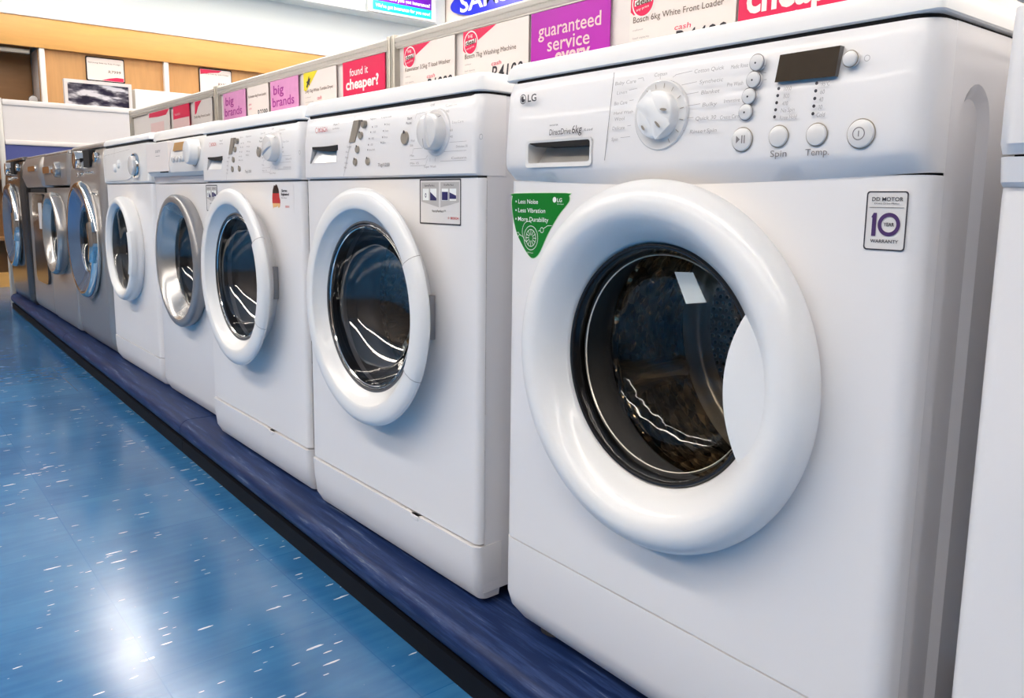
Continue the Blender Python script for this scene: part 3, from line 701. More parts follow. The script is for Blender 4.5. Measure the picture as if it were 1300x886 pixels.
# ================================================================== Bosch-type machines
def bosch_machine(x, y, label, rot=0., w=.6, glasslabel=False, kind=0):
    s = Washer(x, y, label, rot=rot, w=w)
    cx, cz = .300, .4555; top = .812
    s.cabinet(top=.812, arch=False, bottom=.004, yf=.0145)
    s.lid(z0=.8165, z1=.846, y0=-.003)
    s.front([(.092, 0, 0), (.12, 0, 0), (.6865, 0, 0)], (cx, cz, .160), r=.012, m='plastic', yback=.013)
    kp = s.part('kick_panel', shell(bmesh.new(), w, [(-.010, .014, .006), (.012, .002, .002), (.05, -.002, 0), (.0875, -.004, 0)], .014), 'plastic')
    bm = bmesh.new(); box(bm, .40, .425, -.0055, .004, .079, .0875, .001); s.part('kick_latch', bm, 'plastic', kp)
    cp = s.part('control_panel', shell(bmesh.new(), w, [(.690, -.004, 0), (.693, -.007, 0), (.76, -.0065, 0), (.8085, .0, 0), (.8125, .003, 0)], .016, nx=20), 'plastic')
    Y = -.0072
    bm = bmesh.new(); box(bm, .01, w-.01, .004, .03, .686, .691); s.part('panel_gap', bm, 'print_', cp)
    s.fit = (.99, .0155 if kind == 0 else .022, .99, .0064)
    # drawer with a bowed pull
    x0, x1, z0, z1 = .030, .140, .722, .7535
    cut(cp, s.cutter(prism(bmesh.new(), [(x0+.002, z1), (x0-.010, z0), (x1-.008, z0), (x1, z1)], -.05, .022)))
    bm = bmesh.new(); P = [(x0+.002, z1), (x1, z1), (x1-.008, z0), (x0-.010, z0)]
    a = [bm.verts.new((px, Y-.0003, pz)) for px, pz in P]; b = [bm.verts.new((px, yy, pz)) for (px, pz), yy in zip(P, (.007, .007, -.005, -.005))]
    for i in range(4): bm.faces.new((a[i], a[(i+1) % 4], b[(i+1) % 4], b[i]))
    bm.faces.new(b); dr = s.part('detergent_drawer', bm, 'door', label='drawer front with a scooped grip', smooth=False)
    n = 14; top_ = [(x0+.002+(x1-x0-.002)*i/n, z1+.0015-.001*math.sin(math.pi*i/n)) for i in range(n+1)]
    bot = [(x0+.002+(x1-x0-.002)*i/n, z1-.0015-.0085*math.sin(math.pi*(.06+.62*i/n))) for i in range(n, -1, -1)]
    s.part('finger_gap', prism(bmesh.new(), top_+bot, Y-.0008, .015), 'gapm', dr, label='dark slot above the drawer grip', smooth=False)
    bm = bmesh.new(); line(bm, .2125, .804, .163, .694, .0009, Y-.0006); s.part('drawer_seam', bm, 'light', dr, smooth=False, recalc=False)
    # display + oval grey keys
    s.part('display_window', prism(bmesh.new(), [(.186, .757), (.2085, .757), (.2265, .797), (.206, .797)], Y-.0008, .0), 'greybtn', smooth=False, label='small taupe display')
    for px, pz in ((.241, .788), (.230, .768), (.218, .743), (.209, .720), (.256, .720), (.383, .756)):
        r_ = .0070 if px < .3 else .0115
        o = s.part('oval_button', lathe(bmesh.new(), [(0, Y-.003), (r_-.001, Y-.0025), (r_, Y-.001), (r_, 0)], px, pz, 32), 'greybtn', label='oval taupe button')
        b2 = bmesh.new(); ringflat(b2, px+.001, pz+r_*.88, 0, .0022 if r_ < .01 else .003, Y-.0032, 12); s.part('indicator_dot', b2, 'dark', o, smooth=False, recalc=False)
    # dial
    dcx, dcz = .4765, .7610
    o = s.part('dial_base', lathe(bmesh.new(), [(0, Y-.0015), (.036, Y-.0015), (.038, Y), (.038, 0)], dcx, dcz, 56), 'plastic')
    s.part('dial_knob', lathe(bmesh.new(), smooth_prof([(.0300, Y-.001), (.0292, Y-.012), (.0278, Y-.0180), (.0240, Y-.0210), (0, Y-.0225)], 3), dcx, dcz, 56), 'button', o)
    b2 = bmesh.new()
    an = 100 if kind == 0 else 20
    ca, sa = math.cos(R(an)), math.sin(R(an)); rows = []
    for u, h in ((-.027, .001), (-.018, .005), (0, .0065), (.018, .005), (.027, .001)):
        rows.append([b2.verts.new((dcx+u*ca-v*sa, Y-.0205-h*g, dcz+u*sa+v*ca)) for v, g in ((-.0085, 0), (-.005, .9), (.005, .9), (.0085, 0))])
    for p, q in zip(rows, rows[1:]):
        for i in range(3): b2.faces.new((p[i], p[i+1], q[i+1], q[i]))
    s.part('grip_bar', b2, 'button', o)
    b2 = bmesh.new(); line(b2, dcx-.012*ca, dcz-.012*sa, dcx-.026*ca, dcz-.026*sa, .0012, Y-.0276); line(b2, dcx+.02, dcz+.022, dcx+.028, dcz+.024, .001, Y-.010)
    s.part('dial_mark', b2, 'print_', o, smooth=False, recalc=False)
    def words(bm):
        y = Y-.0008
        for t, px, pz, w_ in (('Spin', .268, .794, .020), ('Option', .306, .794, .035), ('Speed', .1790, .748, .016), ('Pre', .1740, .738, .010), ('Easy', .172, .728, .011), ('Rinse', .1690, .7175, .012), ('Plus', .1660, .709, .010),
                              ('Quick 30', .3975, .7965, .026), ('Cottons', .5040, .7985, .032), ('Off', .4620, .803, .012), ('90', .5060, .7900, .008), ('Easy-Care', .5220, .7720, .030), ('60', .5160, .7600, .008), ('40', .5160, .7500, .008),
                              ('Wool', .4020, .7490, .012), ('Silk', .4000, .7410, .010), ('Mix', .4000, .7240, .012), ('Min 15', .4000, .7110, .026), ('Delicates 30', .5330, .7340, .030), ('Cottons', .5200, .7165, .040), ('Super Wash', .4420, .7045, .035),
                              ('1200', .283, .7795, .010), ('1000', .277, .770, .010), ('800', .272, .7590, .008), ('600', .268, .748, .008), ('Rinse Hold', .262, .7390, .020), ('Easy', .324, .781, .012), ('Stain', .318, .770, .012), ('Rinse', .315, .759, .012), ('Bio', .310, .750, .010)):
            text(bm, t, px, pz, .0036, y, w_)
        for q in ((.420, .7935, .463, .7965), (.420, .7935, .416, .786), (.476, .7970, .520, .7990), (.410, .7370, .440, .7370), (.410, .7370, .407, .729), (.400, .7190, .4470, .7190), (.4470, .719, .4530, .7245), (.400, .7085, .4470, .7085), (.447, .7085, .452, .719),
                  (.515, .743, .560, .743), (.500, .729, .560, .729), (.490, .714, .560, .714), (.46, .714, .46, .72), (.475, .714, .475, .72)):
            line(bm, *q, .0005, y)
        ringflat(bm, .599 if w > .599 else w-.002, .748, .0035, .0045, y+.003, 20)
    s.lettering(words, 'light')
    def dots(bm):
        y = Y-.0008
        for px, pz in ((.275, .781), (.269, .772), (.263, .761), (.260, .750), (.257, .741), (.319, .783), (.313, .772), (.310, .761), (.305, .752)): ringflat(bm, px, pz, 0, .0016, y, 10)
    s.lettering(dots, 'print_', name='indicator_dots')
    def capacity(bm):
        y = Y-.0008
        text(bm, '7kg/1200', .2930, .7100, .0060, y, .040)
    def startw(bm):
        y = Y-.0008
        text(bm, 'Start', .392, .7860, .0042, y, .015, bold=.02); text(bm, 'Pause', .388, .7785, .0042, y, .017, bold=.02)
    def model(bm):
        y = Y-.0008
        text(bm, 'Maxx 7', .1270, .7920, .0040, y, .022); text(bm, 'VarioPerfect', .122, .7850, .0028, y, .028)
    s.lettering(capacity, 'print_', name='capacity_lettering'); s.lettering(startw, 'print_', name='start_lettering'); s.lettering(model, 'print_', name='drawer_lettering')
    def lg(bm):
        y = Y-.0008
        text(bm, 'BOSCH', .0620, .7830, .0085, y, .037, bold=.01); ringflat(bm, .0535, .7870, .0045, .0055, y, 24)
    s.lettering(lg, 'red', name='badge')
    s.fit = None
    # door: white ring, sloped inner wall, clear bowl, grip set in the ring at the right
    ring = [(.1660, .003), (.1700, -.008), (.1810, -.018), (.1960, -.0275), (.2080, -.0340), (.2140, -.0378), (.2162, -.0415), (.2152, -.0455), (.2110, -.0490), (.2050, -.0516), (.1960, -.0530), (.1860, -.0530), (.1800, -.0520), (.1782, -.0508), (.1772, -.0490), (.1660, -.0385), (.1580, -.0315), (.1560, -.0290), (.158, .0)]
    door = s.part('door', lathe(bmesh.new(), ring, cx, cz, 128), 'door', label='round white door')
    s.part('glass_rim', lathe(bmesh.new(), [(.1575, -.024), (.1565, -.031), (.1535, -.0315), (.152, -.027), (.152, -.01), (.156, 0)], cx, cz, 96), 'rubber', door, label='dark rim around the glass')
    glass_bowl(s, [(.1530, -.0290), (.150, -.031), (.147, -.026), (.144, -.012), (.138, .005), (.126, .024), (.104, .043), (.075, .057), (.04, .066), (0, .069)], cx, cz, 'glass', door)
    s.part('bowl_edge', lathe(bmesh.new(), [(.1475, -.0285), (.1465, -.030), (.1450, -.0285), (.1465, -.027), (.1475, -.0285)], cx, cz, 96), 'chrome', door)
    s.part('door_handle', lathe(bmesh.new(), [(.1800, -.045), (.1800, -.0530), (.1815, -.0552), (.190, -.0560), (.205, -.0545), (.2130, -.0500), (.2170, -.0440), (.2172, -.0410), (.2130, -.0365), (.2060, -.0325)], cx, cz, 24, -28, 29), 'door', door, label='grip segment in the ring')
    bm = bmesh.new()
    for a in (-28.4, 29.4):
        t = R(a); u = Vector((math.cos(t), 0, math.sin(t))); v = Vector((-math.sin(t), 0, math.cos(t)))*.0006
        pr = [(.1800, -.0535), (.190, -.0565), (.205, -.0553), (.2135, -.0506), (.2176, -.0440), (.2176, -.0405), (.2065, -.0322)]
        for (r1, y1), (r2, y2) in zip(pr, pr[1:]):
            bm.faces.new([bm.verts.new(Vector((cx, yy, cz))+u*rr+vv) for rr, yy, vv in ((r1, y1, -v), (r2, y2, -v), (r2, y2, v), (r1, y1, v))])
    s.part('handle_seam', bm, 'light', door, smooth=False)
    bm = bmesh.new(); box(bm, .462, .4755, -.012, -.001, .418, .493, .001); s.part('door_catch', bm, 'rubberlight', label='grey catch beside the door')
    s.drum(cx, cz, hole=.158, gasket='rubberlight', mouth=.150)
    s.feet()
    return s
s2 = bosch_machine(-.658, -.0097, 'white front-loader between the nearest machine and the one with the flag sticker', rot=.0109, kind=0, w=.595)
def vario_sticker(s, x0, z0, w, h):
    o_ = rrect(x0, x0+w, z0, z0+h, .002, 3); t = .0022; i_ = rrect(x0+t, x0+w-t, z0+t, z0+h-t, .0015, 3)
    st = s.part('feature_sticker', prism(bmesh.new(), o_, -.0006, .0005), 'stick', smooth=False, label='white feature sticker with black outline')
    s.part('sticker_border', frame_outline(bmesh.new(), o_, i_, -.0009, -.0005), 'dark', st, smooth=False)
    X = lambda u: x0+u*w
    Z = lambda v: z0+v*h
    bm = bmesh.new()
    flat(bm, [(X(.04), Z(.5)), (X(.48), Z(.38)), (X(.48), Z(.93)), (X(.04), Z(.93))], -.0008); flat(bm, [(X(.52), Z(.38)), (X(.96), Z(.5)), (X(.96), Z(.93)), (X(.52), Z(.93))], -.0008)
    s.part('sticker_field', bm, 'greysq', st, smooth=False, recalc=False)
    bm = bmesh.new()
    for u in (.08, .27, .55, .74): flat(bm, [(X(u), Z(.53)), (X(u+.155), Z(.53)), (X(u+.155), Z(.79)), (X(u), Z(.79))], -.0010)
    s.part('sticker_icon_field', bm, 'white', st, smooth=False, recalc=False)
    bm = bmesh.new()
    y = -.0013
    ringflat(bm, X(.157), Z(.64), .002, .0038, y, 20, sx=.6); flat(bm, [(X(.27), Z(.53)), (X(.425), Z(.53)), (X(.425), Z(.58)), (X(.27), Z(.72))], y)
    flat(bm, [(X(.56), Z(.54)), (X(.70), Z(.54)), (X(.70), Z(.72)), (X(.56), Z(.72))], y); flat(bm, [(X(.74), Z(.57)), (X(.895), Z(.57)), (X(.895), Z(.64)), (X(.74), Z(.71))], y)
    s.part('sticker_icons', bm, 'navy', st, smooth=False, recalc=False)
    def tx(bm):
        text(bm, 'SpeedPerfect', X(.13), Z(.84), h*.045, y, w*.25); text(bm, 'EcoPerfect', X(.61), Z(.85), h*.045, y, w*.23); text(bm, 'VarioPerfect\u2122', X(.31), Z(.27), h*.055, y, w*.34)
    s.lettering(tx, 'dark', st, 'sticker_lettering')
    def lg(bm): text(bm, 'BOSCH', X(.77), Z(.13), h*.05, y, w*.18, bold=.02); ringflat(bm, X(.72), Z(.155), .0010, .0016, y, 14)
    s.lettering(lg, 'red', st, 'sticker_logo')
vario_sticker(s2, .4295, .6115, .117, .074)
s3 = bosch_machine(-1.312, .0, 'white front-loader with a black, red and gold sticker on its front', w=.612, kind=1)
def flag_sticker(s):
    x0, z0 = .452, .6205
    st = s.part('flag_sticker', prism(bmesh.new(), rrect(x0-.002, x0+.118, z0-.004, z0+.062, .002), -.0004, .0005), 'plastic', smooth=False, label='clear sticker with flag-coloured eagle shape')
    y = -.0009
    bm = bmesh.new(); flat(bm, [(x0+.004, .6605), (x0+.006, .668), (x0+.014, .6795), (x0+.020, .6770), (x0+.024, .6810), (x0+.030, .6795), (x0+.038, .6700), (x0+.040, .6605)], y); s.part('eagle_black', bm, 'flagblack', st, smooth=False, recalc=False)
    bm = bmesh.new(); flat(bm, [(x0+.002, .6380), (x0+.002, .650), (x0+.004, .6605), (x0+.040, .6605), (x0+.042, .652), (x0+.046, .645), (x0+.046, .6380)], y); s.part('eagle_red', bm, 'flagred', st, smooth=False, recalc=False)
    bm = bmesh.new(); flat(bm, [(x0+.003, .6380), (x0+.046, .6380), (x0+.043, .630), (x0+.036, .6275), (x0+.030, .632), (x0+.024, .6290), (x0+.012, .6290), (x0+.006, .6260)], y); s.part('eagle_gold', bm, 'flaggold', st, smooth=False, recalc=False)
    def tx(bm):
        text(bm, 'German', x0+.054, .6640, .0055, y, .030, bold=.03); text(bm, 'Engineered', x0+.052, .6560, .0055, y, .042, bold=.03); text(bm, 'Made in Germany', x0+.052, .6490, .003, y, .030)
    s.lettering(tx, 'dark', st, 'sticker_lettering')
    def lg(bm): text(bm, 'BOSCH', x0+.074, .6290, .0045, y, .020, bold=.02)
    s.lettering(lg, 'red', st, 'sticker_logo')
flag_sticker(s3)
vario_sticker(s3, -.0 + .008, .6115, .086, .070)

# ================================================================== the silver-ringed machine
def silver_ring_machine():
    s = Washer(-1.927, .04, 'white front-loader with silver door ring and amber display window', w=.598)
    cx, cz, w = .300, .4510, s.w
    s.cabinet(top=.82, arch=False, bottom=.004)
    s.lid(z0=.828, z1=.860, y0=.0)
    s.front([(-.01, .016, .008), (.012, .004, .002), (.03, 0, 0), (.687, 0, 0)], (cx, cz, .176), r=.014, m='plastic')
    s.part('panel_band', shell(bmesh.new(), w, [(.690, .0, 0), (.712, -.004, 0)], .012), 'enamel', label='recessed band under the control panel')
    cp = s.part('control_panel', shell(bmesh.new(), w, [(.712, -.010, 0), (.722, -.022, 0), (.745, -.026, 0), (.79, -.018, 0), (.822, -.004, 0)], .018, nx=20), 'drawer')
    s.fit = (.967, .09, 1, 0)
    bm = bmesh.new(); prism(bm, [(-.07, .726), (.17, .726), (.17, .815), (-.07, .815)], -.028, -.0)
    o = s.part('detergent_drawer', bm, 'card', label='cream drawer front'); 
    bm = bmesh.new(); prism(bm, [(.08, .722), (.145, .722), (.15, .7255), (.08, .7255)], -.0285, -.0); s.part('finger_gap', bm, 'gapm', o)
    def bd(bm): text(bm, 'DEFY', .04, .785, .008, -.0290, .055); line(bm, .04, .7745, .085, .7745, .0012, -.0290)
    s.lettering(bd, 'print_', o, 'badge')
    s.part('display_window', prism(bmesh.new(), [(.205, .785), (.345, .785), (.36, .809), (.225, .809)], -.0235, -.0), 'amber', label='amber display strip')
    for k in range(5): s.part('push_button', knob(bmesh.new(), .22+.030*k, .760, .009, -.0, -.031, .002, 20), 'button')
    o = s.part('dial_knob', lathe(bmesh.new(), smooth_prof([(.037, -.018), (.035, -.040), (.033, -.047), (.027, -.050), (0, -.052)], 3), .418, .775, 48), 'door')
    b2 = bmesh.new(); ringflat(b2, .418, .775, .038, .0405, -.0265, 40, 180, 380); s.part('dial_shadow_ring', b2, 'greybtn', o)
    s.fit = None
    ring = [(.194, .003), (.200, -.006), (.2035, -.016), (.2045, -.024), (.2035, -.031), (.2000, -.036), (.194, -.0385), (.186, -.0395), (.1815, -.0395), (.1800, -.0385)]
    door = s.part('door', lathe(bmesh.new(), ring, cx, cz, 112), 'ringgrey', label='grey-silver ring door')
    s.part('inner_slope', lathe(bmesh.new(), smooth_prof([(.1800, -.0385), (.170, -.029), (.158, -.010), (.150, .003), (.146, .010)], 3), cx, cz, 112), 'silver', door, label='bright silver slope inside the ring')
    glass_bowl(s, [(.147, .008), (.140, .010), (.134, .03), (.120, .055), (.10, .066), (.05, .07), (0, .071)], cx, cz, 'glass', door)
    lens_handle(s, cx, cz, .1805, .545, .150, 31.5, -.012, -.0392, 'ringgrey', door, .02)
    s.drum(cx, cz, hole=.172, mouth=.158)
    s.feet()
silver_ring_machine()

# ================================================================== white machine with clipped grip
def plain_machine():
    s = Washer(-2.600, .04, 'white front-loader with chrome-rimmed dial beside the nearest silver machine', w=.640)
    cx, cz, w = .318, .4520, s.w
    s.cabinet(top=.825, arch=False, bottom=.004)
    s.lid(z0=.838, z1=.862, y0=-.002)
    s.front([(.087, 0, 0), (.12, 0, 0), (.690, 0, 0)], (cx, cz, .165), r=.024, m='plastic')
    s.part('kick_panel', shell(bmesh.new(), w, [(-.012, .018, .01), (.01, .004, .002), (.04, .0, 0), (.084, -.002, 0)], .022), 'plastic')
    cp = s.part('control_panel', shell(bmesh.new(), w, [(.693, -.003, 0), (.698, -.008, 0), (.78, -.010, 0), (.828, -.002, 0)], .024, nx=24), 'drawer')
    # softly swelling wave moulding with two round keys
    bm = bmesh.new(); P = [(.05, .715), (.18, .72), (.26, .75), (.36, .775), (.44, .765), (.44, .72), (.36, .705), (.2, .703), (.06, .704)]
    prism(bm, smooth_prof(P+[P[0]], 3)[:-1], -.0115, -.004); s.part('panel_moulding', bm, 'drawer', cp)
    bm = bmesh.new(); line(bm, .215, .825, .20, .79, .0015, -.0112); line(bm, .03, .80, .42, .812, .0008, -.0112); line(bm, .06, .71, .06, .80, .0008, -.0112); s.part('drawer_seam', bm, 'light', cp, smooth=False)
    for px, pz in ((.205, .750), (.265, .764)): s.part('push_button', lathe(bmesh.new(), smooth_prof([(.016, -.008), (.015, -.014), (.010, -.018), (0, -.019)], 3), px, pz, 28), 'door')
    o = s.part('dial_ring', lathe(bmesh.new(), [(.0430, -.008), (.0430, -.016), (.041, -.020), (.037, -.018), (.036, -.010)], .497, .7530, 48), 'chrome')
    s.part('dial_knob', lathe(bmesh.new(), smooth_prof([(.034, -.010), (.033, -.026), (.028, -.031), (0, -.033)], 3), .497, .7530, 48), 'button', o)
    ring = smooth_prof([(.186, .003), (.1915, -.006), (.193, -.022), (.190, -.036), (.183, -.044), (.174, -.0465), (.167, -.0445), (.160, -.038), (.1535, -.031), (.152, -.020), (.155, .0)], 3)
    door = s.part('door', lathe(bmesh.new(), ring, cx, cz, 112), 'door', label='round white door')
    glass_bowl(s, [(.1525, -.026), (.147, -.027), (.142, -.012), (.136, .015), (.124, .05), (.10, .06), (.05, .064), (0, .065)], cx, cz, 'glass_dark', door)
    s.part('door_handle', lathe(bmesh.new(), [(.1680, -.040), (.1680, -.0470), (.172, -.0505), (.182, -.0525), (.1925, -.0440), (.1955, -.030)], cx, cz, 24, -26, 22), 'door', door, label='grip segment in the ring')
    s.drum(cx, cz, hole=.160, mouth=.15)
    s.feet()
plain_machine()

# ================================================================== silver and steel machines
def steel_machine(x, y, label, m='steelbody', big=True, w=.62):
    s = Washer(x, y, label, w=w)
    cx, cz = w/2, .4540
    s.cabinet(m=m, top=.84, arch=False, bottom=.004)
    s.lid(z0=.842, z1=.862, m=m, y0=.006, gap=False)
    # one tall bowed front: leans back at the control area, tucks in at the foot
    s.front([(-.012, .03, .012), (.012, .008, .003), (.05, .0, 0), (.22, -.006, 0), (.45, -.012, 0), (.66, -.012, 0), (.76, -.004, 0), (.820, .008, 0), (.840, .018, 0)], (cx, cz, .176), r=.03, m=m)
    s.part('display_window', prism(bmesh.new(), rrect(.335, .445, .765, .835, .004), -.012, .03), 'gapm', label='black display window')
    o = s.part('dial_knob', lathe(bmesh.new(), smooth_prof([(.040, .0), (.038, -.026), (.033, -.032), (0, -.034)], 3), .245, .796, 40), 'chrome')
    o = s.part('power_button', lathe(bmesh.new(), smooth_prof([(.022, .006), (.020, -.012), (0, -.016)], 3), .53, .80, 28), 'chrome')
    for k in range(5): s.part('push_button', knob(bmesh.new(), .34+.032*k, .742, .0055, 0, -.014, .001, 16), 'chrome')
    for px in (.20, .27): s.part('push_button', knob(bmesh.new(), px, .735, .010, 0, -.014, .001, 16), 'chrome')
    bm = bmesh.new(); P = [(.235+.4*t, .700-.052*(1-(1-t)**2)) for t in [i/10 for i in range(10)]]
    for a, b in zip(P, P[1:]): line(bm, min(a[0], w-.03), a[1], min(b[0], w-.03), b[1], .003, -.0145)
    s.part('trim_line', bm, 'chrome', smooth=False)
    r0 = .252 if big else .20
    door = s.part('door', lathe(bmesh.new(), smooth_prof([(r0-.010, -.006), (r0, -.014), (r0+.002, -.026), (r0-.006, -.040), (r0-.018, -.046), (r0-.028, -.044)], 3), cx, cz, 112), 'chrome', label='round chrome-edged door')
    s.part('mirror_ring', lathe(bmesh.new(), smooth_prof([(r0-.028, -.044), (r0-.045, -.036), (r0-.075, -.022), (r0-.095, -.014), (r0-.105, -.010), (r0-.108, .005)], 3), cx, cz, 112), 'bluering', door, label='mirror-like inner ring with reflected blue in its colour')
    glass_bowl(s, [(r0-.106, -.009), (r0-.110, -.011), (r0-.118, .0), (.126, .03), (.118, .055), (.09, .065), (.04, .07), (0, .071)], cx, cz, 'glass_dark', door)
    s.part('door_handle', lathe(bmesh.new(), [(r0-.040, -.036), (r0-.040, -.048), (r0-.03, -.054), (r0-.012, -.052), (r0, -.042), (r0+.002, -.030)], cx, cz, 24, -20, 20), 'chrome', door)
    s.drum(cx, cz, hole=.172, mouth=.158)
    s.feet()
    return s
steel_machine(-3.255, .04, 'nearest silver washer with a huge mirror-like door ring')
def small_silver():
    s = Washer(-3.885, .04, 'silver washer with small round door beside the flat-fronted steel dryer', w=.600)
    cx, cz, w = .300, .4550, s.w
    s.cabinet(m='steelbody', top=.835, arch=False, bottom=.004)
    s.lid(z0=.838, z1=.856, m='silver', y0=.0, gap=False)
    s.front([(0, .012, .006), (.02, .002, .0), (.05, 0, 0), (.68, 0, 0)], (cx, cz, .172), r=.018, m='steelbody')
    cp = s.part('control_panel', shell(bmesh.new(), w, [(.690, .004, 0), (.694, -.006, 0), (.76, -.012, 0), (.838, -.004, 0)], .022, nx=20), 'steelbody')
    s.part('dial_knob', lathe(bmesh.new(), smooth_prof([(.038, -.008), (.036, -.028), (.03, -.034), (0, -.036)], 3), .43, .765, 40), 'silver')
    s.part('drawer_pull', prism(bmesh.new(), rrect(.05, .23, .752, .785, .012), -.020, -.006), 'chrome')
    s.part('rocker_button', prism(bmesh.new(), rrect(.255, .34, .750, .770, .008), -.017, -.006), 'chrome')
    ring = smooth_prof([(.196, .003), (.203, -.008), (.204, -.030), (.197, -.046), (.185, -.050), (.172, -.044), (.158, -.030), (.150, -.020), (.148, -.010), (.152, .0)], 3)
    door = s.part('door', lathe(bmesh.new(), ring, cx, cz, 96), 'silver', label='round silver door')
    glass_bowl(s, [(.149, -.014), (.144, -.016), (.138, -.005), (.132, .02), (.124, .05), (.10, .06), (.05, .064), (0, .065)], cx, cz, 'glass_dark', door, 72)
    s.drum(cx, cz, hole=.168, mouth=.155, lifters=False)
    s.feet()
small_silver()
def flat_steel():
    s = Washer(-4.500, .045, 'flat-fronted steel dryer with a dark rectangular door and white notice', cat='dryer', name='tumble_dryer', w=.595)
    w = s.w
    s.cabinet(m='steelbody', top=.840, arch=False, bottom=.004)
    s.lid(z0=.842, z1=.858, m='silver', y0=.0, gap=False)
    s.front([(0, .012, .006), (.02, .002, .0), (.05, 0, 0), (.655, 0, 0)], None, r=.02, m='steelbody')
    s.part('control_panel', shell(bmesh.new(), w, [(.680, .006, 0), (.684, -.010, 0), (.74, -.030, 0), (.80, -.024, 0), (.842, -.006, 0)], .06, nx=20), 'steelbody', label='bowed steel control panel')
    s.part('button_strip', prism(bmesh.new(), rrect(.28, .50, .768, .795, .012), -.034, -.01), 'chrome')
    bm = bmesh.new(); box(bm, .12, w-.04, -.002, .01, .655, .681); s.part('handle_recess', bm, 'gapm', label='dark grip recess above the door')
    d = s.part('door', prism(bmesh.new(), rrect(.20, w-.045, .16, .648, .05, 6), -.014, .004), 'darksteel', label='dark rounded rectangular door')
    s.part('notice', prism(bmesh.new(), rrect(.40, .50, .46, .60, .003), -.0150, -.0135), 'stick', d, smooth=False)
    s.feet()
flat_steel()
steel_machine(-5.170, .025, 'farthest dark silver washer with chrome door edge at the row\'s end', m='darksteel', w=.625)

# ================================================================== the machine cut off at the right
def right_machine():
    s = Washer(.655, 0, 'white machine cut off by the right edge of the photo', rot=-.004)
    cx, cz = .302, .4576
    s.cabinet(top=.818, arch=False)
    s.lid(z0=.822, z1=.85, y0=-.006)
    s.front([(.137, 0, 0), (.16, 0, 0), (.66, 0, 0), (.6695, .001, 0)], (cx, cz, .166), r=.012)
    s.part('kick_panel', shell(bmesh.new(), .6, [(0, .022, .012), (.022, .006, .003), (.045, .0, 0), (.1345, 0, 0)], .012), 'plastic')
    s.part('panel_band', shell(bmesh.new(), .6, [(.670, .000, .0, 0), (.674, -.006, 0, 0), (.6945, -.010, 0, 0)], .012, nx=20), 'plastic', label='curved band under the control panel')
    bm = bmesh.new(); box(bm, .01, .59, .0, .03, .692, .698); s.part('panel_gap', bm, 'gapm')
    cp = s.part('control_panel', shell(bmesh.new(), .6, [(.6965, -.009, 0, 0), (.705, -.0155, 0, 0), (.74, -.016, 0, 0), (.80, -.012, 0, 0), (.814, -.010, 0, 0)], .014, nx=20), 'plastic')
    o = s.part('dial_ring', lathe(bmesh.new(), [(.0405, -.012), (.0405, -.0165), (.039, -.0180), (.030, -.0168), (0, -.0168)], .33, .7545, 56), 'button')
    s.part('dial_knob', lathe(bmesh.new(), smooth_prof([(.0275, -.016), (.0275, -.030), (.0268, -.038), (.0245, -.0405), (0, -.043)], 3), .33, .7545, 56), 'door', o)
    for x in (.43, .47, .52): s.part('push_button', knob(bmesh.new(), x, .745, .011, -.012, -.0192, .002, 40), 'button')
    ring = smooth_prof([(.2195, .002), (.2225, -.010), (.2230, -.022), (.2180, -.036), (.2080, -.0465), (.1950, -.051), (.183, -.0485), (.172, -.041), (.1620, -.030), (.1545, -.019), (.1495, -.012), (.148, -.004), (.152, .008)], 3)
    door = s.part('door', lathe(bmesh.new(), ring, cx, cz, 96), 'door', label='round glossy white door')
    glass_bowl(s, [(.1435, -.008), (.141, -.0085), (.136, -.002), (.131, .018), (.1270, .045), (.115, .070), (.090, .079), (.045, .085), (0, .087)], cx, cz, 'glass_dark', door)
    lens_handle(s, cx, cz, .188, .566, .150, 33.4, -.026, -.0472, 'door', door, .024)
    s.drum(cx, cz, lifters=False); s.feet()
right_machine()

# ================================================================== plinth sections
def plinth(x0, x1, label):
    rz = -.0157; cxm = (x0+x1)/2; yf = -.066-.0157*cxm
    root = empty('plinth', (cxm, yf+.30, 0), rz); tag(root, label, 'plinth', 'plinth sections under the machines')
    L = (x1-x0)/2-.0015
    P = [(.62, H-.02)]+[(.002, H-.02)]                                       # profile in y, z: flat top, bullnose, lip
    P = [(.55, H-.020), (.030, H-.020)]+[(.030-.030*math.sin(R(a)), H-.050+.030*math.cos(R(a))) for a in range(15, 181, 15)]+[(.55, H-.080)]
    bm = bmesh.new(); A = [bm.verts.new((-L, y-.30, z)) for y, z in P]; B = [bm.verts.new((L, y-.30, z)) for y, z in P]; n = len(P)
    bm.faces.new(A); bm.faces.new(B[::-1])
    for i in range(n): bm.faces.new((A[i], A[(i+1) % n], B[(i+1) % n], B[i]))
    link('bullnose_board', bm, 'plinth', root)
    bm = bmesh.new(); box(bm, -L, L, .006-.30, .55-.30, 0, H-.081); link('black_base', bm, 'recess', root)  # plain black base, almost flush with the bullnose front
for x0, x1, lb in ((.36, 2.1, 'navy plinth section under the machine cut off by the right edge'), (-1.50, .36, 'scuffed navy plinth section under the three nearest whole machines'),
                   (-3.40, -1.50, 'navy plinth section under the silver-ringed and chrome-dialled white machines'), (-5.30, -3.40, 'dusty grey-blue plinth section under the far steel machines')):
    plinth(x0, x1, lb)

